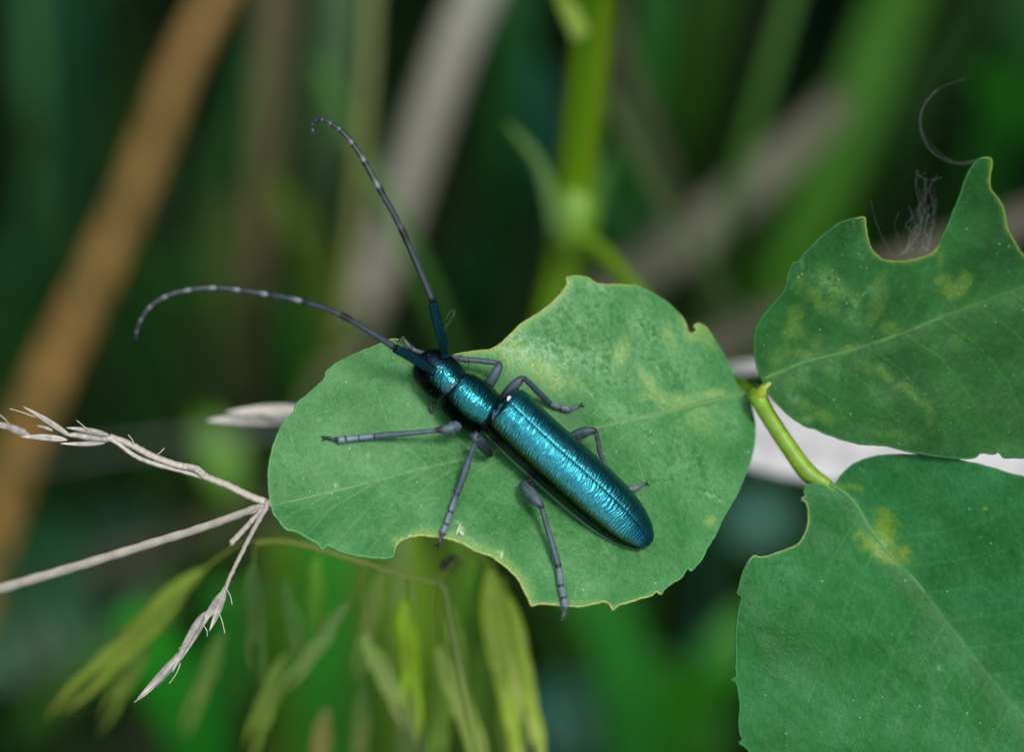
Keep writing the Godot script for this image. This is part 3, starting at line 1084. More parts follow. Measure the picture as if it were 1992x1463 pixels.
func background() -> void:
	stalk("dry_stalk", "thick orange-brown dry grass stalk leaning across the left side", "dry stalk", [[500, -130, -162.4], [385, 60, -165.3], [242, 420, -171.1], [85, 760, -176.9], [-45, 1130, -182.7], [-100, 1330, -188.5]], [44, 48, 56, 66, 72, 76], [C(198, 156, 94), C(178, 132, 68)], "dry stalks behind the beetle", 0.24)
	stalk("dry_stalk", "broad grey-beige dry stalk running down behind the upright antenna", "dry stalk", [[985, -130, -133.4], [895, 60, -136.3], [770, 420, -145], [660, 720, -153.7], [560, 1040, -171.1]], [80, 82, 84, 84, 82], [C(192, 188, 176), C(148, 136, 114)], "dry stalks behind the beetle", 0.08)
	stalk("dry_stalk", "grey-beige dry stalk slanting to the leaf's top right of the green stem", "dry stalk", [[1640, 190, -139.2], [1530, 300, -142.1], [1390, 425, -145], [1230, 548, -149.35], [1080, 690, -159.5]], [62, 84, 92, 90, 88], [C(124, 124, 98), C(178, 170, 148)], "dry stalks behind the beetle", 0.08)
	stalk("dry_stalk", "pale dry stalk passing behind the two right-hand leaflets", "dry stalk", [[2120, 372, -92.8], [1990, 430, -95.7], [1700, 540, -101.5], [1440, 655, -110.2], [1100, 800, -124.7], [700, 950, -147.9], [350, 1060, -174]], [62, 66, 68, 72, 72, 72, 70], [C(130, 122, 106), C(113, 104, 90)], "dry stalks behind the beetle", 0.08)
	blade("broad whitish dead blade lying behind the gap between the right leaflets", [[2150, 905, -30], [1990, 905, -32], [1760, 880, -34], [1560, 862, -37], [1380, 815, -42], [1200, 760, -87]], 150, C(236, 233, 238), false, true, 0.1, "dead_blade", "pale dead blades")
	blade("narrow whitish dead blade just below the leaflets' joint", [[1640, 690, -22], [1540, 700, -24], [1440, 717, -26], [1300, 735, -34]], 26, C(236, 233, 236), false, true, 0.0, "dead_blade", "pale dead blades")
	var g := [
		["wide green blade sloping from the top right towards the leaf, brightest of its kind", [[1800, -140, -133.4], [1720, 60, -139.2], [1600, 360, -147.9], [1490, 620, -159.5], [1400, 800, -188.5]], 120, C(82, 145, 38), false],
		["dark green blade just right of the wide sloping blade", [[1960, -120, -174], [1880, 40, -179.8], [1740, 260, -188.5], [1640, 480, -203], [1570, 700, -217.5]], 100, C(52, 100, 34), false],
		["upright soft green blade between the stem and the sloping stalk", [[1420, -120, -174], [1365, 100, -181.25], [1340, 260, -188.5], [1330, 420, -203]], 120, C(56, 104, 27), false],
		["grey-green thin blade crossing down from the stem's upper right", [[1170, -60, -116], [1215, 130, -123.25], [1290, 330, -133.4], [1370, 520, -152.25]], 42, C(112, 112, 84), false],
		["short bright green blade tip at the right edge above the pointed leaflet", [[1890, 140, -145], [1960, 190, -150.8], [2080, 230, -162.4], [2200, 240, -188.5]], 110, C(50, 134, 34), true],
		["grey-green upright blade left of the pale central stalk", [[680, -120, -159.5], [660, 90, -166.75], [630, 300, -176.9], [610, 520, -194.3], [600, 760, -217.5]], 110, C(109, 145, 100), false],
		["beige narrow upright blade left of the curled antenna tip", [[545, -110, -139.2], [530, 120, -145], [515, 330, -152.25], [495, 560, -162.4], [480, 780, -179.8]], 56, C(127, 117, 82), false],
		["olive-green short blade sloping between the two antennae", [[520, 340, -121.8], [570, 420, -127.6], [625, 530, -136.3], [660, 680, -147.9], [690, 850, -174]], 74, C(111, 145, 52), true],
		["olive upright blade below the curved antenna", [[440, 380, -159.5], [450, 560, -165.3], [455, 760, -179.8], [450, 900, -203]], 90, C(104, 118, 63), true],
		["teal-green upright blade at the far left", [[150, -130, -168.2], [150, 120, -176.9], [140, 420, -191.4], [130, 760, -211.7]], 84, C(22, 75, 47), false],
		["dim green blade crossing under the brown stalk on the left", [[330, 330, -188.5], [250, 420, -200.1], [150, 470, -211.7], [20, 500, -226.2]], 90, C(45, 102, 72), true],
		["dark green blade between brown stalk and curved antenna", [[330, 470, -179.8], [300, 640, -188.5], [260, 830, -203], [240, 1000, -220.4]], 120, C(27, 104, 45), true],
		["dim green blade at the left margin above the dry panicle", [[60, 240, -203], [70, 520, -217.5], [60, 800, -239.25]], 60, C(45, 93, 34), true],
		["green blade right of the pale central stalk", [[900, 470, -159.5], [930, 560, -171.1], [960, 660, -185.6], [980, 800, -210.25]], 130, C(38, 118, 59), true],
		["teal blade behind the green stem's stipule", [[1040, 120, -139.2], [1060, 220, -147.9], [1075, 330, -159.5], [1090, 460, -181.25]], 110, C(59, 136, 109), true],
		["green blade between the lower right leaflet and the beetle's leaf", [[1180, 1120, -203], [1230, 1240, -217.5], [1290, 1380, -239.25]], 150, C(54, 141, 45), true],
		["bright green drooping blade low on the left behind the dry spikelets", [[250, 1180, -96], [300, 1260, -100], [370, 1400, -112], [420, 1540, -130]], 130, C(45, 159, 38), true],
		["bright green blade low beside the drooping blade on the left", [[470, 1150, -100], [450, 1260, -108], [400, 1380, -118], [380, 1540, -135]], 120, C(54, 166, 50), false],
		["mid green blade just left of the small dark insect's stem", [[660, 1020, -84], [650, 1160, -90], [640, 1300, -98], [640, 1500, -120]], 130, C(75, 182, 56), false],
		["lime green blade hanging below the chewed notch", [[790, 1000, -60], [800, 1120, -64], [806, 1260, -70], [800, 1420, -84]], 120, C(120, 164, 44), true],
		["yellow-green blade under the notch, right of the lime one", [[900, 1000, -66], [905, 1120, -70], [915, 1260, -76], [930, 1440, -90]], 90, C(104, 150, 48), false],
		["green blade left of the lime one under the leaf", [[710, 1030, -76], [716, 1160, -80], [720, 1300, -88], [716, 1480, -104]], 70, C(96, 150, 48), false],
		["olive blade low behind the hanging spikelets", [[560, 1040, -90], [566, 1170, -95], [570, 1300, -102], [560, 1480, -120]], 80, C(102, 159, 34), false],
		["mid green blade leaning in the gap below the beetle's leaf, left of the large leaflet", [[1120, 1080, -120], [1180, 1200, -124], [1220, 1330, -130], [1240, 1500, -142]], 120, C(44, 132, 40), false],
		["bright green blade curving at the bottom edge left of the large leaflet", [[1460, 1180, -150], [1400, 1280, -150], [1320, 1370, -156], [1250, 1500, -165]], 130, C(56, 150, 24), true],
		["green upright blade in the dark gap right of the green stem", [[1290, -120, -130], [1270, 60, -134], [1240, 260, -140], [1200, 470, -150]], 80, C(40, 110, 34), false],
		["dim green blade rising at the top right corner", [[2020, -100, -160], [1990, 80, -164], [1940, 240, -170], [1900, 420, -180]], 110, C(34, 104, 26), false],
		["green blade between the pale central stalk and the green stem", [[1010, -120, -150], [1000, 60, -154], [985, 250, -160], [960, 430, -170]], 90, C(36, 100, 40), false],
		["soft green blade low between the antennae and the leaf's left edge", [[560, 560, -150], [580, 660, -154], [590, 760, -160], [590, 900, -175]], 90, C(52, 120, 40), true],
		["thin tan-green blade running down between the two antennae", [[730, -80, -72], [712, 200, -76], [684, 470, -82], [640, 780, -92]], 24, C(136, 140, 84), false],
		["thin green blade rising left of the curved antenna", [[560, -60, -190], [470, 220, -194], [400, 520, -200], [340, 860, -212]], 34, C(62, 128, 54), false],
		["thin green blade crossing behind the pale central stalk", [[620, 120, -96], [720, 330, -100], [830, 560, -106], [900, 740, -116]], 26, C(84, 140, 60), false],
		["thin olive blade arching by the leaf's upper left edge", [[745, 640, -40], [690, 640, -42], [620, 690, -46], [575, 780, -52], [540, 920, -64]], 20, C(110, 140, 60), true],
		["thin green blade slanting right of the green stem", [[1180, 180, -70], [1240, 300, -74], [1310, 430, -80], [1400, 560, -90]], 22, C(98, 124, 72), false],
		["thin pale green blade leaning across the top right", [[1560, -80, -100], [1500, 120, -104], [1440, 330, -110], [1400, 520, -120]], 30, C(86, 140, 56), false],
		["thin green blade near the left margin", [[60, -60, -200], [70, 200, -204], [60, 440, -210], [20, 700, -220]], 44, C(44, 108, 50), false],
		["dim green blade crossing low at the left corner", [[20, 1440, -150], [140, 1330, -146], [260, 1220, -144], [380, 1120, -150]], 70, C(45, 95, 27), true],
	]
	for q in g:
		blade(q[0], q[1], q[2], q[3], q[4])
	# broad soft leaves low in the picture
	var bl := [
		["lime green small leaf behind the dry panicle's fork", 430, 890, -120, 90, 50, 70.0, C(84, 140, 26)],
		["teal green leaf at the bottom edge right of the spikelets", 1130, 1400, -174, 110, 90, 10.0, C(44, 120, 104)],
		["bright green leaf low between spikelets and right leaflet", 1290, 1400, -188.5, 150, 120, 30.0, C(46, 130, 20)],
		["dim teal leaf in the gap left of the lower right leaflet", 1480, 1010, -130.5, 80, 70, 0.0, C(40, 104, 84)],
		["soft green leaf behind the beetle leaf's top edge", 1250, 400, -217.5, 160, 120, 60.0, C(30, 92, 46)],
		["dark green leaf at the far left edge low", 60, 1180, -188.5, 140, 180, 30.0, C(24, 88, 52)],
		["bluish green leaf behind the panicle stem", 250, 1080, -203, 120, 100, 0.0, C(26, 80, 66)],
	]
	for q in bl:
		broad_leaf(q)


func broad_leaf(q: Array) -> void:
	var c := W(q[1], q[2], q[3])
	var k: float = SC * (DIST - q[3] * MM) / DIST
	var an := deg_to_rad(q[6])
	var ax := (R * cos(an) - U * sin(an)).normalized()
	var nn := (V + R * rng.randf_range(-0.3, 0.3) + Vector3.UP * 0.3).normalized()
	ax = (ax - nn * nn.dot(ax)).normalized()
	var ay := nn.cross(ax)
	var o := thing("broad_leaf", Vector3(c.x, 0, c.z), q[0], "leaf", "blurred broad leaves in the background")
	var mb := MB.new()
	var P := []
	var Q := []
	var cen := PackedVector3Array()
	for i in 17:
		var f := i / 16.0
		var hw := pow(sin(PI * clampf(pow(f, 0.85), 0.01, 0.99)), 0.7)
		var row := PackedVector3Array()
		var mid: Vector3 = c + ax * (f - 0.5) * 2.0 * q[4] * k - nn * pow(f - 0.5, 2.0) * q[4] * k * 0.7
		for j in 20:
			var a := TAU * j / 20
			row.append(mid + ay * cos(a) * hw * q[5] * k + nn * (absf(cos(a)) * hw * q[5] * k * 0.25 + sin(a) * 0.00012))
		P.append(row)
		cen.append(mid + nn * hw * q[5] * k * 0.12)
		Q.append((q[7] as Color) * (0.94 + 0.1 * rng.randf()))
	skin(mb, P, Q, cen, true)
	part("blade", [mb], [mat("grass_skin", 0.5, 0.5)], o, o.position)
	var st := MB.new()
	var base: Vector3 = c - ax * q[4] * k
	tube(st, catmull(PackedVector3Array([base, base.lerp(Vector3(c.x, 0, c.z - 0.02), 0.4) - ax * 0.004, Vector3(c.x, -0.005, c.z)]), 8), _fill(0.0006, 17), 8, [q[7]])
	part("petiole", [st], [mat("grass_skin")], o, o.position)


func plant() -> void:
	var foot := W(1130, 1085, -220)
	foot.y = 0.0
	var o := thing("clover_plant", foot, "leafy green plant with a thick stem and three chewed leaflets, one under the beetle", "plant")
	# ---- leaflets
	leaf_a = new_leaf(996, 860, 0.0, 0.27, 0.34)
	leaf_a.bow = 0.010
	leaf_a.fold = 0.13
	leaf_a.droop = 0.002
	leaf_a.wave = 0.10
	leaf_a.mid = PackedVector2Array([leaf_uv(leaf_a, 1456, 764), leaf_uv(leaf_a, 530, 985)])
	var out_a := [[530, 985], [526, 955], [524, 925], [528, 890], [540, 850], [555, 820], [576, 797], [578, 788], [600, 768], [625, 745], [632, 738], [637, 724], [660, 705], [690, 690], [720, 678], [745, 667], [762, 661], [775, 661], [784, 668], [796, 684], [815, 697], [840, 703], [866, 698], [888, 690], [905, 687], [930, 683], [955, 680], [968, 674], [985, 660], [1005, 640], [1020, 627], [1045, 612], [1065, 597], [1085, 580], [1098, 563], [1106, 549], [1103, 541], [1112, 538], [1130, 538], [1145, 542], [1160, 551], [1180, 554], [1205, 554], [1225, 556], [1240, 556], [1262, 567], [1285, 580], [1305, 595], [1322, 612], [1331, 625], [1335, 634], [1337, 643], [1344, 649], [1352, 647], [1357, 640], [1352, 633], [1359, 630], [1369, 634], [1380, 647], [1395, 670], [1410, 695], [1424, 725], [1433, 748], [1446, 762], [1457, 780], [1463, 800], [1468, 835], [1465, 870], [1455, 905], [1445, 930], [1430, 965], [1415, 990], [1401, 1015], [1395, 1030], [1375, 1065], [1362, 1090], [1350, 1103], [1344, 1109], [1341, 1104], [1325, 1122], [1300, 1138], [1290, 1147], [1286, 1154], [1277, 1149], [1268, 1156], [1245, 1163], [1225, 1170], [1200, 1178], [1193, 1185], [1188, 1176], [1180, 1170], [1160, 1172], [1130, 1178], [1100, 1177], [1070, 1174], [1045, 1174], [1035, 1177], [1030, 1165], [1022, 1150], [1012, 1130], [1000, 1115], [980, 1097], [955, 1080], [930, 1072], [905, 1058], [880, 1048], [850, 1043], [820, 1040], [795, 1044], [775, 1055], [767, 1068], [766, 1080], [755, 1084], [735, 1084], [700, 1080], [665, 1072], [634, 1061], [629, 1068], [622, 1060], [600, 1045], [575, 1032], [558, 1028], [545, 1012], [535, 1000]]
	var veins := []
	# side veins leave the midrib and run out to the teeth
	for k in 9:
		var f := 0.07 + 0.1 * k
		var bx: float = lerp(1450.0, 530.0, f)
		var by: float = lerp(766.0, 985.0, f)
		veins.append({"p": [[bx, by], [bx - 75, by - 75], [bx - 135 + k * 4, by - 185], [bx - 175 + k * 6, by - 290]], "r": 2.0, "s": 0.5})
		veins.append({"p": [[bx, by], [bx - 95, by + 55], [bx - 185, by + 150], [bx - 260, by + 270]], "r": 2.0, "s": 0.5})
	veins.append({"p": [[1450, 766], [1270, 809], [1000, 873], [760, 930], [530, 985]], "r": 4.0, "s": 1.0})
	var spec_a := {"veins": veins, "specks": true, "rough": 0.48, "c0": Vector3(38, 98, 44), "c1": Vector3(76, 130, 80), "vein": Vector3(112, 146, 96), "yellow": Vector3(116, 150, 84), "edge": C(150, 164, 90), "rib": C(96, 140, 84),
		"blotch": [[1290, 700, 190, 150, 20, 1, 0.26], [1100, 620, 140, 100, 0, 1, 0.34], [1010, 680, 80, 50, 10, 1, 0.7], [1160, 700, 90, 60, 30, 1, 0.5], [1330, 900, 120, 110, 0, 1, 0.26], [1250, 640, 70, 40, 50, 1, 0.5], [1200, 800, 60, 30, 0, 1, 0.36], [1060, 700, 60, 30, 40, 1, 0.6], [1180, 1060, 160, 90, 0, 1, 0.12], [1000, 690, 60, 26, 25, 0, 0.9], [1060, 725, 70, 30, 30, 0, 0.7], [1080, 690, 80, 40, 10, 1, 0.7], [1005, 650, 40, 30, -40, 1, 0.4], [1208, 685, 16, 36, 5, 0, 0.8], [1300, 655, 14, 40, -25, 0, 0.55], [1262, 745, 45, 14, 45, 0, 0.8], [1310, 783, 75, 18, 2, 0, 0.9], [1385, 768, 34, 10, -10, 0, 0.9], [1360, 815, 50, 34, -20, 0, 0.45], [1320, 860, 40, 60, 10, 1, 0.35], [1160, 560, 60, 30, 20, 1, 0.45], [1370, 640, 40, 40, 0, 0, 0.6], [1345, 655, 22, 16, 0, 0, 0.9], [1120, 610, 60, 50, 0, 1, 0.25], [1380, 1015, 14, 12, 0, 0, 0.8], [1385, 968, 28, 6, 25, 1, 1.0], [1420, 830, 30, 40, 0, 1, 0.3], [1250, 600, 60, 40, 0, 1, 0.2], [1140, 760, 40, 20, 20, 1, 0.3], [716, 887, 6, 6, 0, 0, 0.5], [620, 818, 5, 5, 0, 0, 0.5], [652, 945, 6, 9, 0, 1, 0.7], [1050, 740, 40, 12, 5, 0, 0.5], [895, 1028, 16, 10, 60, 1, 1.0], [975, 1078, 7, 12, 0, 1, 1.0], [935, 1066, 60, 12, 25, 0, 0.6]],  # broad faint pale blotches: waxy bloom, also painting in the brighter-lit upper right
		"rims": [{"p": [[775, 661], [815, 697], [888, 690]], "r": 8, "s": 0.6}, {"p": [[905, 687], [955, 680], [985, 660], [1020, 627], [1065, 597], [1098, 563], [1106, 549]], "r": 12, "s": 0.95}, {"p": [[775, 1055], [820, 1040], [880, 1048], [930, 1072], [980, 1097], [1012, 1130], [1035, 1177]], "r": 14, "s": 1.0}, {"p": [[1112, 538], [1160, 551], [1225, 556]], "r": 7, "s": 0.6}, {"p": [[1331, 625], [1344, 649], [1357, 640], [1369, 634]], "r": 14, "s": 1.0}, {"p": [[1035, 1176], [1160, 1172], [1193, 1183], [1268, 1156]], "r": 6, "s": 0.5}]}
	add_leaflet(o, leaf_a, out_a, spec_a, 21, "rounded leaflet with bites out of two edges, carrying the beetle", [[1456, 764], [1270, 809], [1000, 873], [760, 930], [532, 984.5]])
	# torn white skin along the lower bite
	var leaf_o: Node3D = o.get_node("leaflet")
	for q in [[892, 1030, 6, 14, 20], [898, 1036, 10, 8, -35], [976, 1080, 6, 9, 5], [797, 1043, 5, 5, 60]]:
		var fl := MB.new()
		var fp := PackedVector3Array()
		var fr := []
		var an := deg_to_rad(q[4])
		for i in 9:
			var f := i / 8.0 - 0.5
			var w3 := leaf_point(leaf_a, q[0] + sin(an) * q[3] * f * 2.0, q[1] - cos(an) * q[3] * f * 2.0, 0.03 + 0.05 * (0.25 - f * f))
			fp.append(leaf_a.b.transposed() * (w3 - leaf_a.at))
			var wd: float = q[2] * SC * 0.5 * pow(cos(f * PI * 0.96), 0.8) * rng.randf_range(0.7, 1.15)
			fr.append(Vector2(wd, 0.00001))
		tube(fl, fp, fr, 8, [Color(0.36, 0.42, 0.26)], Vector3(0, 0, 1), 0.2)
		part("torn_skin", [fl], [mat("leaf_edge")], leaf_o, Vector3.ZERO)
	# the upper right one
	var b := new_leaf(1500, 760, -2.6, 0.05, 0.12)
	b.fold = 0.36
	b.droop = 0.0
	b.wave = 0.14
	b.seed = 3.0
	var q5 := func(l: Array) -> Array: return l.map(func(q): return [1400 + q[0] / 2.2855, 280 + q[1] / 2.2855])
	var out_b: Array = q5.call([[200, 1070], [180, 1020], [160, 950], [155, 880], [165, 820], [190, 770], [230, 720], [265, 680], [290, 650], [300, 610], [308, 570], [318, 545], [330, 527], [345, 528], [370, 495], [400, 465], [440, 425], [490, 385], [530, 355], [570, 340], [610, 332], [640, 328], [645, 370], [655, 420], [665, 455], [690, 490], [720, 515], [760, 522], [820, 524], [870, 515], [920, 500], [955, 480], [970, 460], [985, 420], [1010, 370], [1040, 300], [1065, 240], [1085, 180], [1105, 130], [1130, 90], [1150, 70], [1185, 63], [1203, 66], [1206, 80], [1200, 120], [1195, 170], [1200, 200], [1230, 240], [1255, 280], [1265, 330], [1275, 380], [1300, 425], [1330, 475], [1353, 500], [1400, 530], [1500, 590], [1600, 800], [1600, 1100], [1520, 1300], [1420, 1380], [1353, 1392], [1300, 1390], [1258, 1388], [1250, 1374], [1238, 1366], [1220, 1374], [1190, 1372], [1150, 1372], [1140, 1387], [1110, 1393], [1070, 1395], [1000, 1390], [900, 1375], [820, 1360], [740, 1338], [690, 1335], [620, 1330], [560, 1315], [500, 1295], [460, 1280], [430, 1265], [390, 1255], [340, 1225], [300, 1195], [260, 1155], [225, 1115]])
	var mid_b: Array = q5.call([[195, 1045], [360, 975], [580, 920], [800, 845], [1100, 725], [1353, 632], [1560, 560]])
	for q in mid_b:
		b.mid.append(leaf_uv(b, q[0], q[1]))
	veins = [{"p": mid_b, "r": 4.0, "s": 1.0}]
	for k in 7:
		var m0: Array = q5.call([[300 + k * 165.0, 1000 - k * 57.0]])[0]
		veins.append({"p": [m0, [m0[0] + 80, m0[1] + 55], [m0[0] + 140, m0[1] + 130], [m0[0] + 190, m0[1] + 240]], "r": 1.9, "s": 0.7})
		veins.append({"p": [m0, [m0[0] + 40, m0[1] - 70], [m0[0] + 60, m0[1] - 150], [m0[0] + 90, m0[1] - 250]], "r": 1.9, "s": 0.35})
	var bb := [[430, 690, 120, 50, 35, 0, 0.75], [330, 800, 50, 130, 15, 0, 0.8], [520, 650, 60, 40, 0, 0, 0.7], [480, 620, 130, 60, 20, 1, 0.5], [600, 780, 90, 60, 30, 1, 0.4], [700, 700, 40, 150, 10, 0, 0.65], [740, 820, 60, 40, 0, 0, 0.7], [1030, 640, 90, 50, 15, 0, 1.0], [1080, 620, 40, 60, 10, 0, 0.9], [980, 520, 24, 70, 10, 0, 0.6], [370, 930, 80, 30, 0, 0, 0.75], [250, 960, 40, 90, 0, 0, 0.6], [560, 920, 60, 20, -20, 0, 0.8], [370, 1010, 40, 70, 0, 1, 0.4], [640, 990, 90, 40, 30, 0, 0.5], [740, 1040, 100, 30, 45, 0, 0.8], [860, 1120, 90, 26, 40, 0, 0.8], [930, 1190, 30, 60, 0, 0, 0.6], [430, 1200, 120, 36, 25, 0, 0.7], [700, 1140, 80, 50, 0, 1, 0.3], [1040, 880, 50, 40, 0, 0, 0.45], [780, 1300, 100, 26, 5, 0, 0.5], [1310, 720, 50, 40, 0, 1, 0.25], [640, 450, 60, 80, 0, 1, 0.2], [320, 1120, 60, 30, 50, 1, 0.5]]
	for k in 26:
		bb.append([rng.randf_range(230, 760), rng.randf_range(480, 1230), rng.randf_range(20, 60), rng.randf_range(16, 50), rng.randf_range(0, 90), 0 if rng.randf() < 0.75 else 1, rng.randf_range(0.25, 0.6)])
	var bl := []
	for q in bb:
		var u: Array = q5.call([[q[0], q[1]]])[0]
		bl.append([u[0], u[1], q[2] / 2.2855, q[3] / 2.2855, q[4], q[5], q[6]])
	var spec_b := {"veins": veins, "specks": true, "rough": 0.5, "c0": Vector3(12, 62, 14), "c1": Vector3(34, 94, 40), "vein": Vector3(70, 120, 56), "yellow": Vector3(84, 116, 42), "edge": C(120, 142, 52), "rib": C(58, 116, 46), "blotch": bl.map(func(q): return [q[0], q[1], q[2], q[3], q[4], q[5], q[6] * 0.72]),
		"rims": [{"p": q5.call([[640, 330], [655, 420], [690, 490], [760, 522], [870, 515], [955, 480]]), "r": 8, "s": 0.9}, {"p": q5.call([[1203, 66], [1195, 170], [1255, 280], [1275, 380], [1353, 500]]), "r": 7, "s": 0.9}]}
	add_leaflet(o, b, out_b, spec_b, 31, "dark mottled leaflet with a deep bite and a pointed horn at its top", mid_b)
	# the lower right one
	var c := new_leaf(1610, 950, -2.6, -0.02, 0.16)
	c.fold = 0.42
	c.droop = 0.0
	c.wave = 0.12
	c.seed = 5.0
	var q6 := func(l: Array) -> Array: return l.map(func(q): return [1392 + q[0] / 2.427, 860 + q[1] / 2.427])
	var out_c: Array = q6.call([[560, 202], [590, 165], [640, 115], [700, 85], [770, 68], [850, 63], [930, 63], [1000, 66], [1080, 78], [1180, 95], [1280, 118], [1350, 140], [1420, 160], [1456, 166], [1600, 220], [1900, 500], [2000, 1000], [1950, 1600], [1700, 1900], [1000, 1900], [400, 1750], [230, 1550], [165, 1463], [135, 1432], [113, 1420], [128, 1410], [118, 1380], [112, 1320], [118, 1250], [110, 1190], [104, 1150], [95, 1132], [77, 1122], [96, 1115], [97, 1060], [100, 1000], [98, 940], [100, 880], [105, 830], [115, 780], [124, 745], [121, 721], [106, 716], [112, 690], [118, 660], [130, 620], [145, 585], [165, 555], [185, 538], [200, 545], [230, 545], [290, 525], [340, 508], [380, 490], [410, 460], [425, 430], [437, 390], [440, 340], [435, 300], [425, 280], [408, 268], [428, 255], [420, 235], [428, 208], [460, 198], [500, 194], [535, 196]])
	var mid_c: Array = q6.call([[535, 196], [640, 270], [720, 400], [800, 510], [900, 610], [1000, 730], [1150, 930], [1300, 1120], [1456, 1300], [1700, 1600]])
	for q in mid_c:
		c.mid.append(leaf_uv(c, q[0], q[1]))
	veins = [{"p": mid_c, "r": 4.5, "s": 1.0}]
	for k in 8:
		var f := k / 8.0
		var m0: Array = q6.call([[lerp(680.0, 1500.0, f), lerp(330.0, 1360.0, f)]])[0]
		veins.append({"p": [m0, [m0[0] - 55, m0[1] + 90], [m0[0] - 95, m0[1] + 190], [m0[0] - 150, m0[1] + 330]], "r": 2.0, "s": 0.55})
		veins.append({"p": [m0, [m0[0] + 90, m0[1] - 10], [m0[0] + 190, m0[1] - 30], [m0[0] + 320, m0[1] - 90]], "r": 2.0, "s": 0.5})
	bl = []
	for q in [[785, 385, 60, 70, 10, 0, 1.0], [800, 450, 70, 90, 20, 0, 1.0], [840, 520, 90, 70, 40, 0, 1.0], [730, 490, 90, 50, 35, 0, 0.8], [780, 490, 50, 60, 30, 1, 0.45], [860, 560, 60, 40, 0, 0, 0.8], [640, 215, 60, 20, 10, 0, 0.5], [580, 220, 60, 24, 0, 0, 0.5], [1270, 318, 14, 10, 0, 0, 0.7], [1050, 1070, 20, 16, 0, 1, 0.5], [520, 250, 110, 60, 30, 1, 0.16], [300, 600, 200, 150, 0, 1, 0.12]]:
		var u: Array = q6.call([[q[0], q[1]]])[0]
		bl.append([u[0], u[1], q[2] / 2.427, q[3] / 2.427, q[4], q[5], q[6]])
	var spec_c := {"veins": veins, "specks": true, "rough": 0.5, "c0": Vector3(18, 80, 30), "c1": Vector3(44, 108, 62), "vein": Vector3(70, 128, 66), "yellow": Vector3(100, 130, 38), "edge": C(120, 148, 84), "rib": C(66, 124, 66), "blotch": bl,
		"rims": [{"p": q6.call([[185, 540], [290, 525], [380, 490], [437, 390], [425, 280]]), "r": 5, "s": 0.6}]}
	add_leaflet(o, c, out_c, spec_c, 51, "large leaflet at the lower right with a round bite beside its stalk", mid_c)
	# ---- stem and stalks
	var green := C(104, 150, 18)
	var mb := MB.new()
	var sp := WA([[1185, -160, -28.8], [1160, -20, -33.6], [1142, 150, -38.4], [1122, 330, -43.2], [1112, 420, -44.8], [1098, 500, -46.4], [1066, 640, -49.6], [1045, 760, -70.4], [1060, 880, -92], [1100, 1000, -149.5]])
	sp.append(foot)
	var rad := []
	for i in sp.size():
		rad.append(0.00112 if i < 4 else 0.00104)
	rad[4] = 0.0013
	var line := catmull(sp, 8)
	var rl := lin(rad, 8)
	# ridged: darker furrows between paler ribs
	var P := []
	var Q := []
	for i in line.size():
		var t := (line[mini(i + 1, line.size() - 1)] - line[maxi(i - 1, 0)]).normalized()
		var s := t.cross(V).normalized()
		var nn := s.cross(t)
		var row := PackedVector3Array()
		var cr := []
		for j in 32:
			var a := TAU * j / 32
			var rib := 0.5 + 0.5 * cos(a * 5.0 + 2.2)
			row.append(line[i] + (s * cos(a) + nn * sin(a)) * rl[i] * (0.9 + 0.14 * rib))
			cr.append(C(70, 130, 10).lerp(C(126, 156, 22), rib * 0.9) * rng.randf_range(0.95, 1.05))
		P.append(row)
		Q.append(cr)
	skin(mb, P, Q, line, true)
	part("stem", [mb], [mat("stem_skin", 0.45, 0.3)], o, foot)
	# swollen node
	mb = MB.new()
	tube(mb, catmull(WA([[1128, 372, -42.56], [1120, 400, -42.56], [1112, 440, -42.88], [1104, 478, -44.16]]), 4), [0.0006, 0.0010, 0.00115, 0.0012, 0.00126, 0.0013, 0.00132, 0.0013, 0.00128, 0.0012, 0.0011, 0.0009, 0.0006], 18, [C(104, 146, 44)], Vector3.ZERO, 0.1)
	part("node", [mb], [mat("stem_skin")], o, foot)
	var stip := [
		[[[1086, 450, -41.6], [1075, 400, -40.8], [1050, 320, -40], [1012, 268, -39.2], [984, 240, -38.4]], [0.0006, 0.00045, 0.0003, 0.00022, 0.00005], C(84, 122, 58)],
		[[[1138, 470, -46.4], [1150, 420, -47.2], [1165, 370, -48], [1185, 320, -49.6], [1200, 290, -51.2]], [0.0005, 0.0006, 0.0005, 0.0003, 0.00006], C(60, 104, 48)],
		[[[1130, 70, -33.6], [1112, 30, -32.8], [1095, 0, -32], [1080, -40, -30.4], [1070, -70, -28.8]], [0.0005, 0.0005, 0.0004, 0.0003, 0.0001], C(140, 170, 70)]]
	for q in stip:
		mb = MB.new()
		var r2 := []
		for x in lin(q[1], 6):
			r2.append(Vector2(x, x * 0.35))
		tube(mb, catmull(WA(q[0]), 6), r2, 12, [q[2]], V, 0.08)
		part("stipule", [mb], [mat("leaf_edge")], o, foot)
	# petiole from the node to the leaflets' joint, and the longer stalk on to the lower leaflet
	var joint := leaf_point(leaf_a, 1458, 766, -0.3)
	mb = MB.new()
	var pp := WA([[1112, 462, -44], [1150, 478, -41], [1190, 515, -36], [1232, 562, -30], [1320, 660, -17], [1400, 730, -7]])
	pp.append(joint)
	tube(mb, catmull(pp, 8), lin([0.00055, 0.0005, 0.00047, 0.00044, 0.00042, 0.0004, 0.00036], 8), 14, [C(118, 162, 30)], Vector3.ZERO, 0.16)
	part("petiole", [mb], [mat("stem_skin")], o, foot)
	mb = MB.new()
	pp = PackedVector3Array([leaf_point(leaf_a, 1440, 768, -0.1), joint, W(1474, 776, -2.8), W(1492, 806, -2.9), W(1530, 864, -2.9), W(1572, 920, -2.75)])
	pp.append(leaf_point(c, 1608, 943, -0.22))
	pp.append(leaf_point(c, 1630, 958, -0.3))
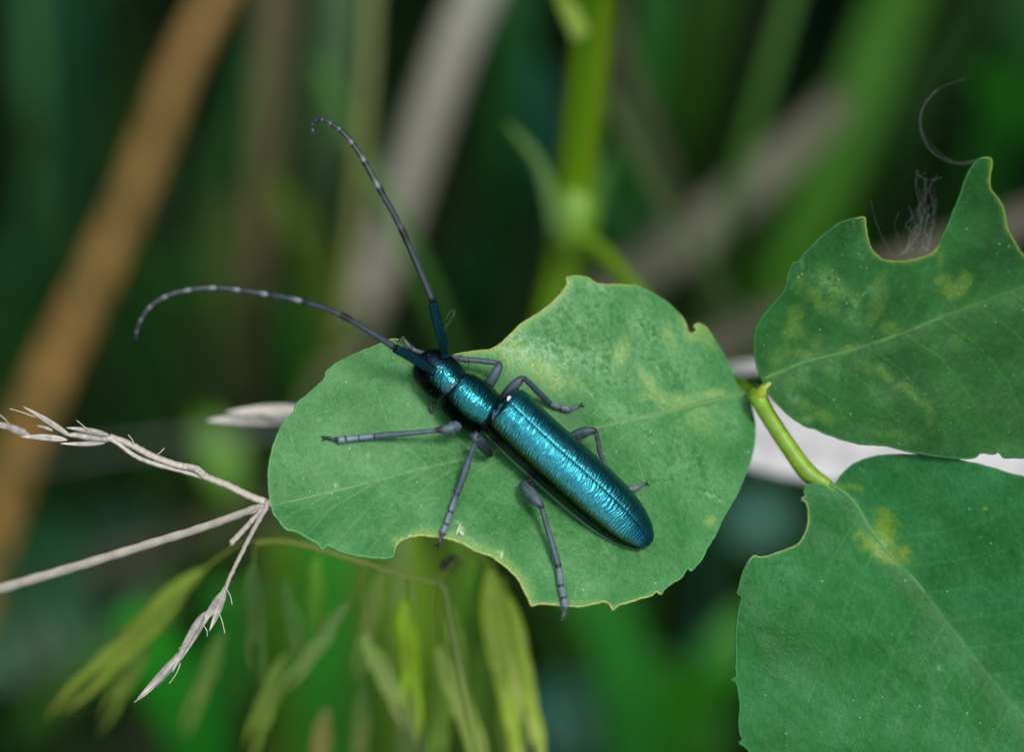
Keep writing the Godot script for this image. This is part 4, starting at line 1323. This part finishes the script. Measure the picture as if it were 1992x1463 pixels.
	tube(mb, catmull(pp, 8), lin([0.0001, 0.00026, 0.00034, 0.00033, 0.00034, 0.00036, 0.00026, 0.00008], 8), 16, [C(112, 150, 38)], Vector3.ZERO, 0.24)
	part("petiolule", [mb], [mat("stem_skin")], o, foot)
	mb = MB.new()
	pp = PackedVector3Array([joint, W(1478, 768, -2.7), leaf_point(b, 1492, 750, -0.15), leaf_point(b, 1520, 735, -0.25)])
	tube(mb, catmull(pp, 8), lin([0.00024, 0.00028, 0.00018, 0.00005], 8), 14, [C(140, 158, 50)], Vector3.ZERO, 0.1)
	part("petiolule", [mb], [mat("stem_skin")], o, foot)


func dry_grass() -> void:
	var straw := C(174, 167, 157)
	var grey := C(160, 156, 152)
	var m := mat("dry_husk", 0.65, 0.3)
	var root := W(-400, 1268, -16)
	root.y = 0
	var o := thing("dry_panicle", root, "bleached dry grass panicle with forked branches reaching the leaf tip from the left", "dry grass", "bleached dry grass heads")
	var lower := W(-400, 1268, -16)
	var add := func(called: String, pts: Array, r0: float, r1: float, extra: Array) -> void:
		var mb := MB.new()
		var p := WA(pts)
		for e in extra:
			p.append(e)
		var l := catmull(p, 10)
		var rr := []
		for i in l.size():
			var f := float(i) / (l.size() - 1)
			rr.append(lerp(r0, r1, f) * MM * (1.0 + 0.06 * sin(i * 1.7)))
			l[i] += Vector3(rng.randf_range(-1, 1), rng.randf_range(-1, 1), 0) * 0.012 * MM
		tube(mb, l, rr, 12, [straw], Vector3.ZERO, 0.22)
		part(called, [mb], [m], o, root)
	add.call("culm", [[526, 979, 2.2], [505, 986, 2.0], [420, 1018, 0.8], [300, 1056, -0.8], [150, 1102, -2.8], [0, 1146, -5], [-180, 1200, -9], [-400, 1268, -16]], 0.13, 0.26, [lower + Vector3(-0.02, -0.08, -0.01), root + Vector3(0, -0.005, 0)])
	add.call("branch", [[520, 978, 2.2], [490, 967, 2.0], [440, 943, 1.6], [402, 928, 1.3], [380, 912, 1.1], [345, 905, 0.9], [290, 884, 0.5], [255, 865, 0.2], [215, 850, -0.2]], 0.15, 0.13, [])
	add.call("branch", [[400, 930, 1.2], [360, 918, 0.9], [300, 902, 0.6], [262, 886, 0.2], [230, 862, 0.0], [200, 846, -0.2]], 0.09, 0.10, [])
	add.call("branch", [[516, 984, 2.1], [495, 1008, 1.9], [470, 1036, 1.6], [450, 1057, 1.4]], 0.09, 0.12, [])
	add.call("branch", [[520, 986, 2.2], [500, 1020, 1.9], [470, 1078, 1.4], [445, 1130, 1.0], [438, 1150, 0.9], [410, 1195, 0.6], [360, 1262, 0.2]], 0.10, 0.06, [])
	var hs := [
		[440, 1138, 0.9, 408, 1228, 0.6, 19], [436, 1150, 0.9, 392, 1212, 0.5, 24], [405, 1188, 0.6, 352, 1285, 0.1, 28], [398, 1192, 0.8, 336, 1308, 0.0, 20], [352, 1272, 0.2, 268, 1360, -0.6, 24], [352, 1268, 0.0, 332, 1308, -0.2, 16],
		[222, 856, -0.1, 126, 846, -0.6, 25], [214, 847, 0.1, 130, 832, -0.4, 15], [140, 850, -0.5, 46, 791, -0.8, 14], [206, 862, -0.2, 118, 863, -0.7, 13], [132, 856, -0.6, 42, 850, -1.2, 17], [62, 850, -1.1, -14, 820, -1.8, 18], [52, 838, -1.2, -8, 830, -1.7, 12], [104, 838, -0.6, 72, 828, -0.9, 8], [244, 866, 0.0, 200, 850, -0.1, 15], [10, 832, -1.6, -60, 806, -2.2, 20]]
	for h in hs:
		var mb := MB.new()
		var a := W(h[0], h[1], h[2])
		var b := W(h[3], h[4], h[5])
		var side := (b - a).cross(V).normalized()
		husk(mb, a, b, h[6] * 0.4 * SC, side * h[6] * 0.12 * SC * (1 if rng.randf() < 0.5 else -1), grey * rng.randf_range(0.7, 1.1), C(196, 186, 180), 0.45)
		part("husk", [mb], [m], o, root)
	# frayed fibres along stem and husks
	for q in [[300, 888, 0.5, 320, 872], [262, 868, 0.2, 250, 846], [380, 914, 1.1, 366, 904], [402, 928, 1.3, 384, 906], [180, 848, -0.3, 150, 818], [70, 812, -0.8, 20, 795], [20, 826, -1.6, -10, 800], [420, 1180, 0.6, 438, 1232], [396, 1216, 0.5, 404, 1238], [352, 1290, 0.0, 330, 1330], [300, 1338, -0.4, 262, 1366], [365, 1254, 0.2, 348, 1262], [500, 992, 2.0, 488, 1000], [440, 1144, 0.9, 452, 1176]]:
		thread("fibre", o, root, [[q[0], q[1], q[2] + 0.15], [(q[0] + q[3]) * 0.5 + 3.0, (q[1] + q[4]) * 0.5, q[2] + 0.3], [q[3], q[4], q[2] + 0.2]], 0.016, C(196, 186, 176), m)
	root = W(760, 800, -30)
	root.y = 0
	o = thing("dry_panicle", root, "small bleached dry spikelet half hidden behind the leaf's left edge", "dry grass", "bleached dry grass heads")
	var mb := MB.new()
	var p := WA([[585, 806, -12], [640, 800, -14], [720, 800, -22], [760, 830, -40]])
	p.append(root)
	tube(mb, catmull(p, 8), _fill(0.14 * MM, 33), 8, [straw], Vector3.ZERO, 0.1)
	part("culm", [mb], [m], o, root)
	for h in [[600, 800, -12, 440, 802, -11, 30], [590, 812, -12, 402, 818, -11.5, 28], [600, 806, -12.5, 480, 826, -12, 26], [560, 808, -11.6, 500, 800, -11, 22]]:
		mb = MB.new()
		husk(mb, W(h[0], h[1], h[2]), W(h[3], h[4], h[5]), h[6] * 0.5 * SC * 1.1, Vector3.ZERO, C(170, 164, 160), C(190, 186, 184), 0.2)
		part("husk", [mb], [m], o, root)


func brome() -> void:
	var root := W(1000, 1500, -120)
	root.y = 0
	var o := thing("drooping_grass", root, "drooping green grass head with hanging spikelets below the leaf", "grass")
	var m := mat("green_husk", 0.5, 0.5)
	var top := W(850, 1132, -17)
	thread("stem", o, root, [[500, 1056, -9.43], [545, 1052, -8.95], [600, 1062, -8.72], [700, 1092, -8.5], [790, 1120, -8.26], [850, 1132, -8.02]], 0.10, C(158, 167, 80), m)
	var mb := MB.new()
	var p := WA([[846, 1130, -8.02], [862, 1140, -8.02], [874, 1190, -8.26], [888, 1265, -8.95], [905, 1350, -9.91], [932, 1475, -11.8], [980, 1700, -18.86]])
	p.append(root)
	tube(mb, catmull(p, 8), lin([0.00008, 0.00014, 0.00016, 0.00018, 0.0002, 0.00021, 0.00024, 0.0003], 8), 10, [C(129, 152, 74)], Vector3.ZERO, 0.12)
	part("culm", [mb], [m], o, root)
	for t in [[[500, 1056, -9.43], [495, 1075, -9.91], [494, 1100, -10.38]], [[545, 1052, -8.95], [470, 1058, -11.32], [402, 1104, -12.74]], [[700, 1092, -8.5], [695, 1130, -9.91], [680, 1178, -11.32]], [[700, 1092, -8.5], [704, 1160, -10.38], [708, 1232, -12.26]], [[850, 1132, -8.02], [846, 1190, -9.43], [852, 1260, -11.32]], [[790, 1120, -8.26], [792, 1140, -10.38], [790, 1170, -12.26]], [[850, 1132, -8.02], [900, 1080, -8.95], [945, 1085, -10.38], [955, 1110, -11.32]]]:
		thread("branch", o, root, t, 0.05, C(153, 165, 74), m)
	var sp := [
		[402, 1104, -16.18, 95, 1405, -21.58, 56, C(116, 143, 48), C(126, 126, 54), 7], [494, 1092, -13.48, 500, 1335, -16.18, 46, C(69, 113, 36), C(94, 108, 44), 6], [682, 1172, -14.16, 528, 1374, -16.85, 34, C(116, 159, 76), C(129, 126, 70), 5],
		[708, 1226, -15.49, 806, 1440, -18.2, 40, C(139, 171, 78), C(181, 171, 112), 6], [852, 1250, -14.83, 950, 1510, -18.2, 48, C(149, 179, 78), C(175, 185, 98), 7], [790, 1160, -15.49, 806, 1430, -18.2, 44, C(158, 199, 30), C(153, 187, 48), 6], [955, 1100, -14.16, 1042, 1530, -18.2, 84, C(156, 185, 54), C(194, 197, 114), 9],
		[930, 1090, -17.52, 905, 1360, -20.22, 44, C(106, 171, 36), C(116, 152, 58), 6], [620, 1080, -18.2, 606, 1270, -20.89, 38, C(116, 183, 48), C(118, 154, 58), 5], [560, 1270, -18.2, 470, 1490, -20.89, 44, C(106, 139, 48), C(111, 114, 50), 6], [712, 1330, -20.22, 690, 1530, -22.91, 40, C(94, 131, 48), C(146, 123, 74), 5],
		[980, 1120, -16.18, 990, 1480, -20.22, 46, C(135, 177, 44), C(165, 183, 84), 7], [860, 1290, -18.86, 850, 1540, -22.24, 44, C(123, 171, 54), C(146, 159, 74), 6], [640, 1380, -22.91, 600, 1560, -25.61, 44, C(129, 131, 64), C(167, 139, 94), 5], [300, 1230, -20.22, 190, 1420, -23.59, 40, C(99, 136, 50), C(123, 118, 54), 6], [745, 1110, -16.85, 690, 1330, -20.22, 36, C(150, 179, 84), C(170, 175, 104), 6], [880, 1180, -15.72, 900, 1420, -19.09, 40, C(143, 186, 70), C(161, 179, 100), 6], [1000, 1240, -16.85, 1010, 1530, -20.22, 50, C(137, 175, 60), C(170, 186, 112), 7], [560, 1130, -17.98, 590, 1330, -20.22, 34, C(97, 153, 56), C(125, 143, 76), 5], [440, 1230, -20.22, 350, 1440, -23.59, 40, C(103, 148, 60), C(127, 131, 70), 6]]
	for q in sp:
		spike(o, root, q[0], q[1], q[2], q[3], q[4], q[5], q[6], q[7], q[8], q[9], m)
	# a tiny dark insect at the bend
	var at := W(874, 1097, -10.4)
	var bug := thing("small_insect", at, "tiny dark insect perched above the bend of the thin green stem", "insect")
	mb = MB.new()
	var P := WA([[862, 1110, -10.4], [867, 1105, -10.2], [872, 1100, -10.1], [877, 1096, -10.2], [881, 1092, -10.2], [886, 1088, -10.1], [891, 1083, -10.2]])
	tube(mb, catmull(P, 5), lin([0.00006, 0.00022, 0.00026, 0.00010, 0.00020, 0.00022, 0.00006], 5), 14, [Color(0.03, 0.03, 0.035), Color(0.03, 0.03, 0.035)] if false else [Color(0.035, 0.034, 0.04)], Vector3.ZERO, 0.3)
	part("body", [mb], [mat("bug", 0.35)], bug, at)
	for s in [[868, 1103, 856, 1096, 852, 1104], [876, 1097, 866, 1088, 862, 1092], [884, 1090, 876, 1080, 870, 1082], [872, 1104, 884, 1112, 886, 1120], [878, 1099, 892, 1104, 896, 1112], [886, 1092, 900, 1094, 906, 1100]]:
		thread("leg", bug, at, [[s[0], s[1], -10.2], [s[2], s[3], -9.8], [s[4], s[5], -11]], 0.035, Color(0.05, 0.035, 0.03), mat("bug"))


func silk() -> void:
	var root := W(1770, 497, -3.3)
	var o := thing("silk_tuft", root, "wispy whitish silk threads rising from the bite in the upper right leaflet", "spider silk")
	var m := mat("silk", 0.4, 0.0)
	m.transparency = BaseMaterial3D.TRANSPARENCY_ALPHA
	m.albedo_color = Color(1, 1, 1, 0.22)
	var col := Color(0.55, 0.57, 0.62)
	var strands := [
		[[1812, 490, -3.3], [1798, 450, -3.42], [1806, 410, -3.54], [1792, 380, -3.66], [1782, 350, -3.78], [1800, 335, -3.84]],
		[[1800, 492, -3.3], [1812, 440, -3.45], [1815, 400, -3.6], [1808, 365, -3.72], [1822, 340, -3.84]],
		[[1790, 494, -3.3], [1806, 470, -3.39], [1790, 430, -3.54], [1812, 395, -3.66]],
		[[1780, 495, -3.3], [1800, 476, -3.39], [1816, 470, -3.45], [1820, 480, -3.39]],
		[[1740, 500, -3.3], [1770, 485, -3.36], [1800, 484, -3.42], [1820, 488, -3.36]],
		[[1735, 500, -3.3], [1715, 460, -3.48], [1700, 420, -3.66], [1694, 390, -3.84]],
		[[1760, 500, -3.3], [1770, 460, -3.48], [1790, 430, -3.6], [1800, 400, -3.72]],
		[[1900, 312, -3.99], [1870, 318, -4.02], [1830, 300, -4.08], [1800, 265, -4.14], [1788, 240, -4.2], [1796, 205, -4.26], [1830, 170, -4.32], [1880, 152, -4.38]],
		[[1780, 330, -3.84], [1792, 345, -3.81], [1815, 350, -3.78], [1830, 345, -3.78]],
		[[1806, 490, -3.3], [1790, 470, -3.36], [1800, 455, -3.42], [1812, 440, -3.48], [1800, 425, -3.54]],
		[[1750, 499, -3.3], [1748, 470, -3.48], [1740, 440, -3.66], [1748, 410, -3.78]]]
	for k in 14:
		var x0 := rng.randf_range(1738, 1822)
		var x1 := rng.randf_range(1765, 1822)
		var y1 := rng.randf_range(320, 450)
		var l := []
		for i in 6:
			var f := i / 5.0
			l.append([lerp(x0, x1, pow(f, 0.6)) + rng.randf_range(-14, 14) * sin(PI * f), lerp(494.0, y1, f), -3.3 - 0.5 * f + rng.randf_range(-0.25, 0.25)])
		strands.append(l)
	for k in 2:
		var l := []
		for i in 9:
			var an := 2.2 + 2.9 * i / 8.0
			l.append([1868 + cos(an) * (78 + k * 2.5) + k, 238 - sin(an) * (78 + k * 2) + k, -4.1 - k * 0.1])
		strands.append(l)
	for s in strands:
		thread("strand", o, root, s, rng.randf_range(0.002, 0.0048), col, m)
	for q in [["short white fibre lying by the right middle leg", [[1046, 750, 0], [1066, 755, 0], [1092, 757, 0]]], ["curled white fibre near the leaf's lower edge right of the hind foot", [[1120, 1165, 0], [1118, 1150, 0], [1124, 1136, 0], [1134, 1122, 0], [1138, 1112, 0]]], ["fine pale fibre standing beside the beetle's tail", [[1252, 938, 0], [1247, 918, 0], [1240, 893, 0]]]]:
		var f := PackedVector3Array()
		for u in q[1]:
			f.append(leaf_point(leaf_a, u[0], u[1], 0.05))
		var fo := thing("loose_fibre", f[0], q[0], "fibre")
		var fm := MB.new()
		tube(fm, catmull(f, 6), _fill(0.012 * MM, (f.size() - 1) * 6 + 1), 5, [Color(0.55, 0.58, 0.55)])
		part("strand", [fm], [m], fo, f[0])
	var at := W(875, 632, 4)
	var h := thing("loose_hair", at, "fine pale curled fibre beside the upright antenna's first joint", "fibre")
	thread("fibre", h, at, [[862, 640, 4], [872, 630, 4.2], [881, 616, 4.3], [884, 604, 4.2], [876, 606, 4.1], [868, 620, 4]], 0.007, Color(0.4, 0.42, 0.4), m)
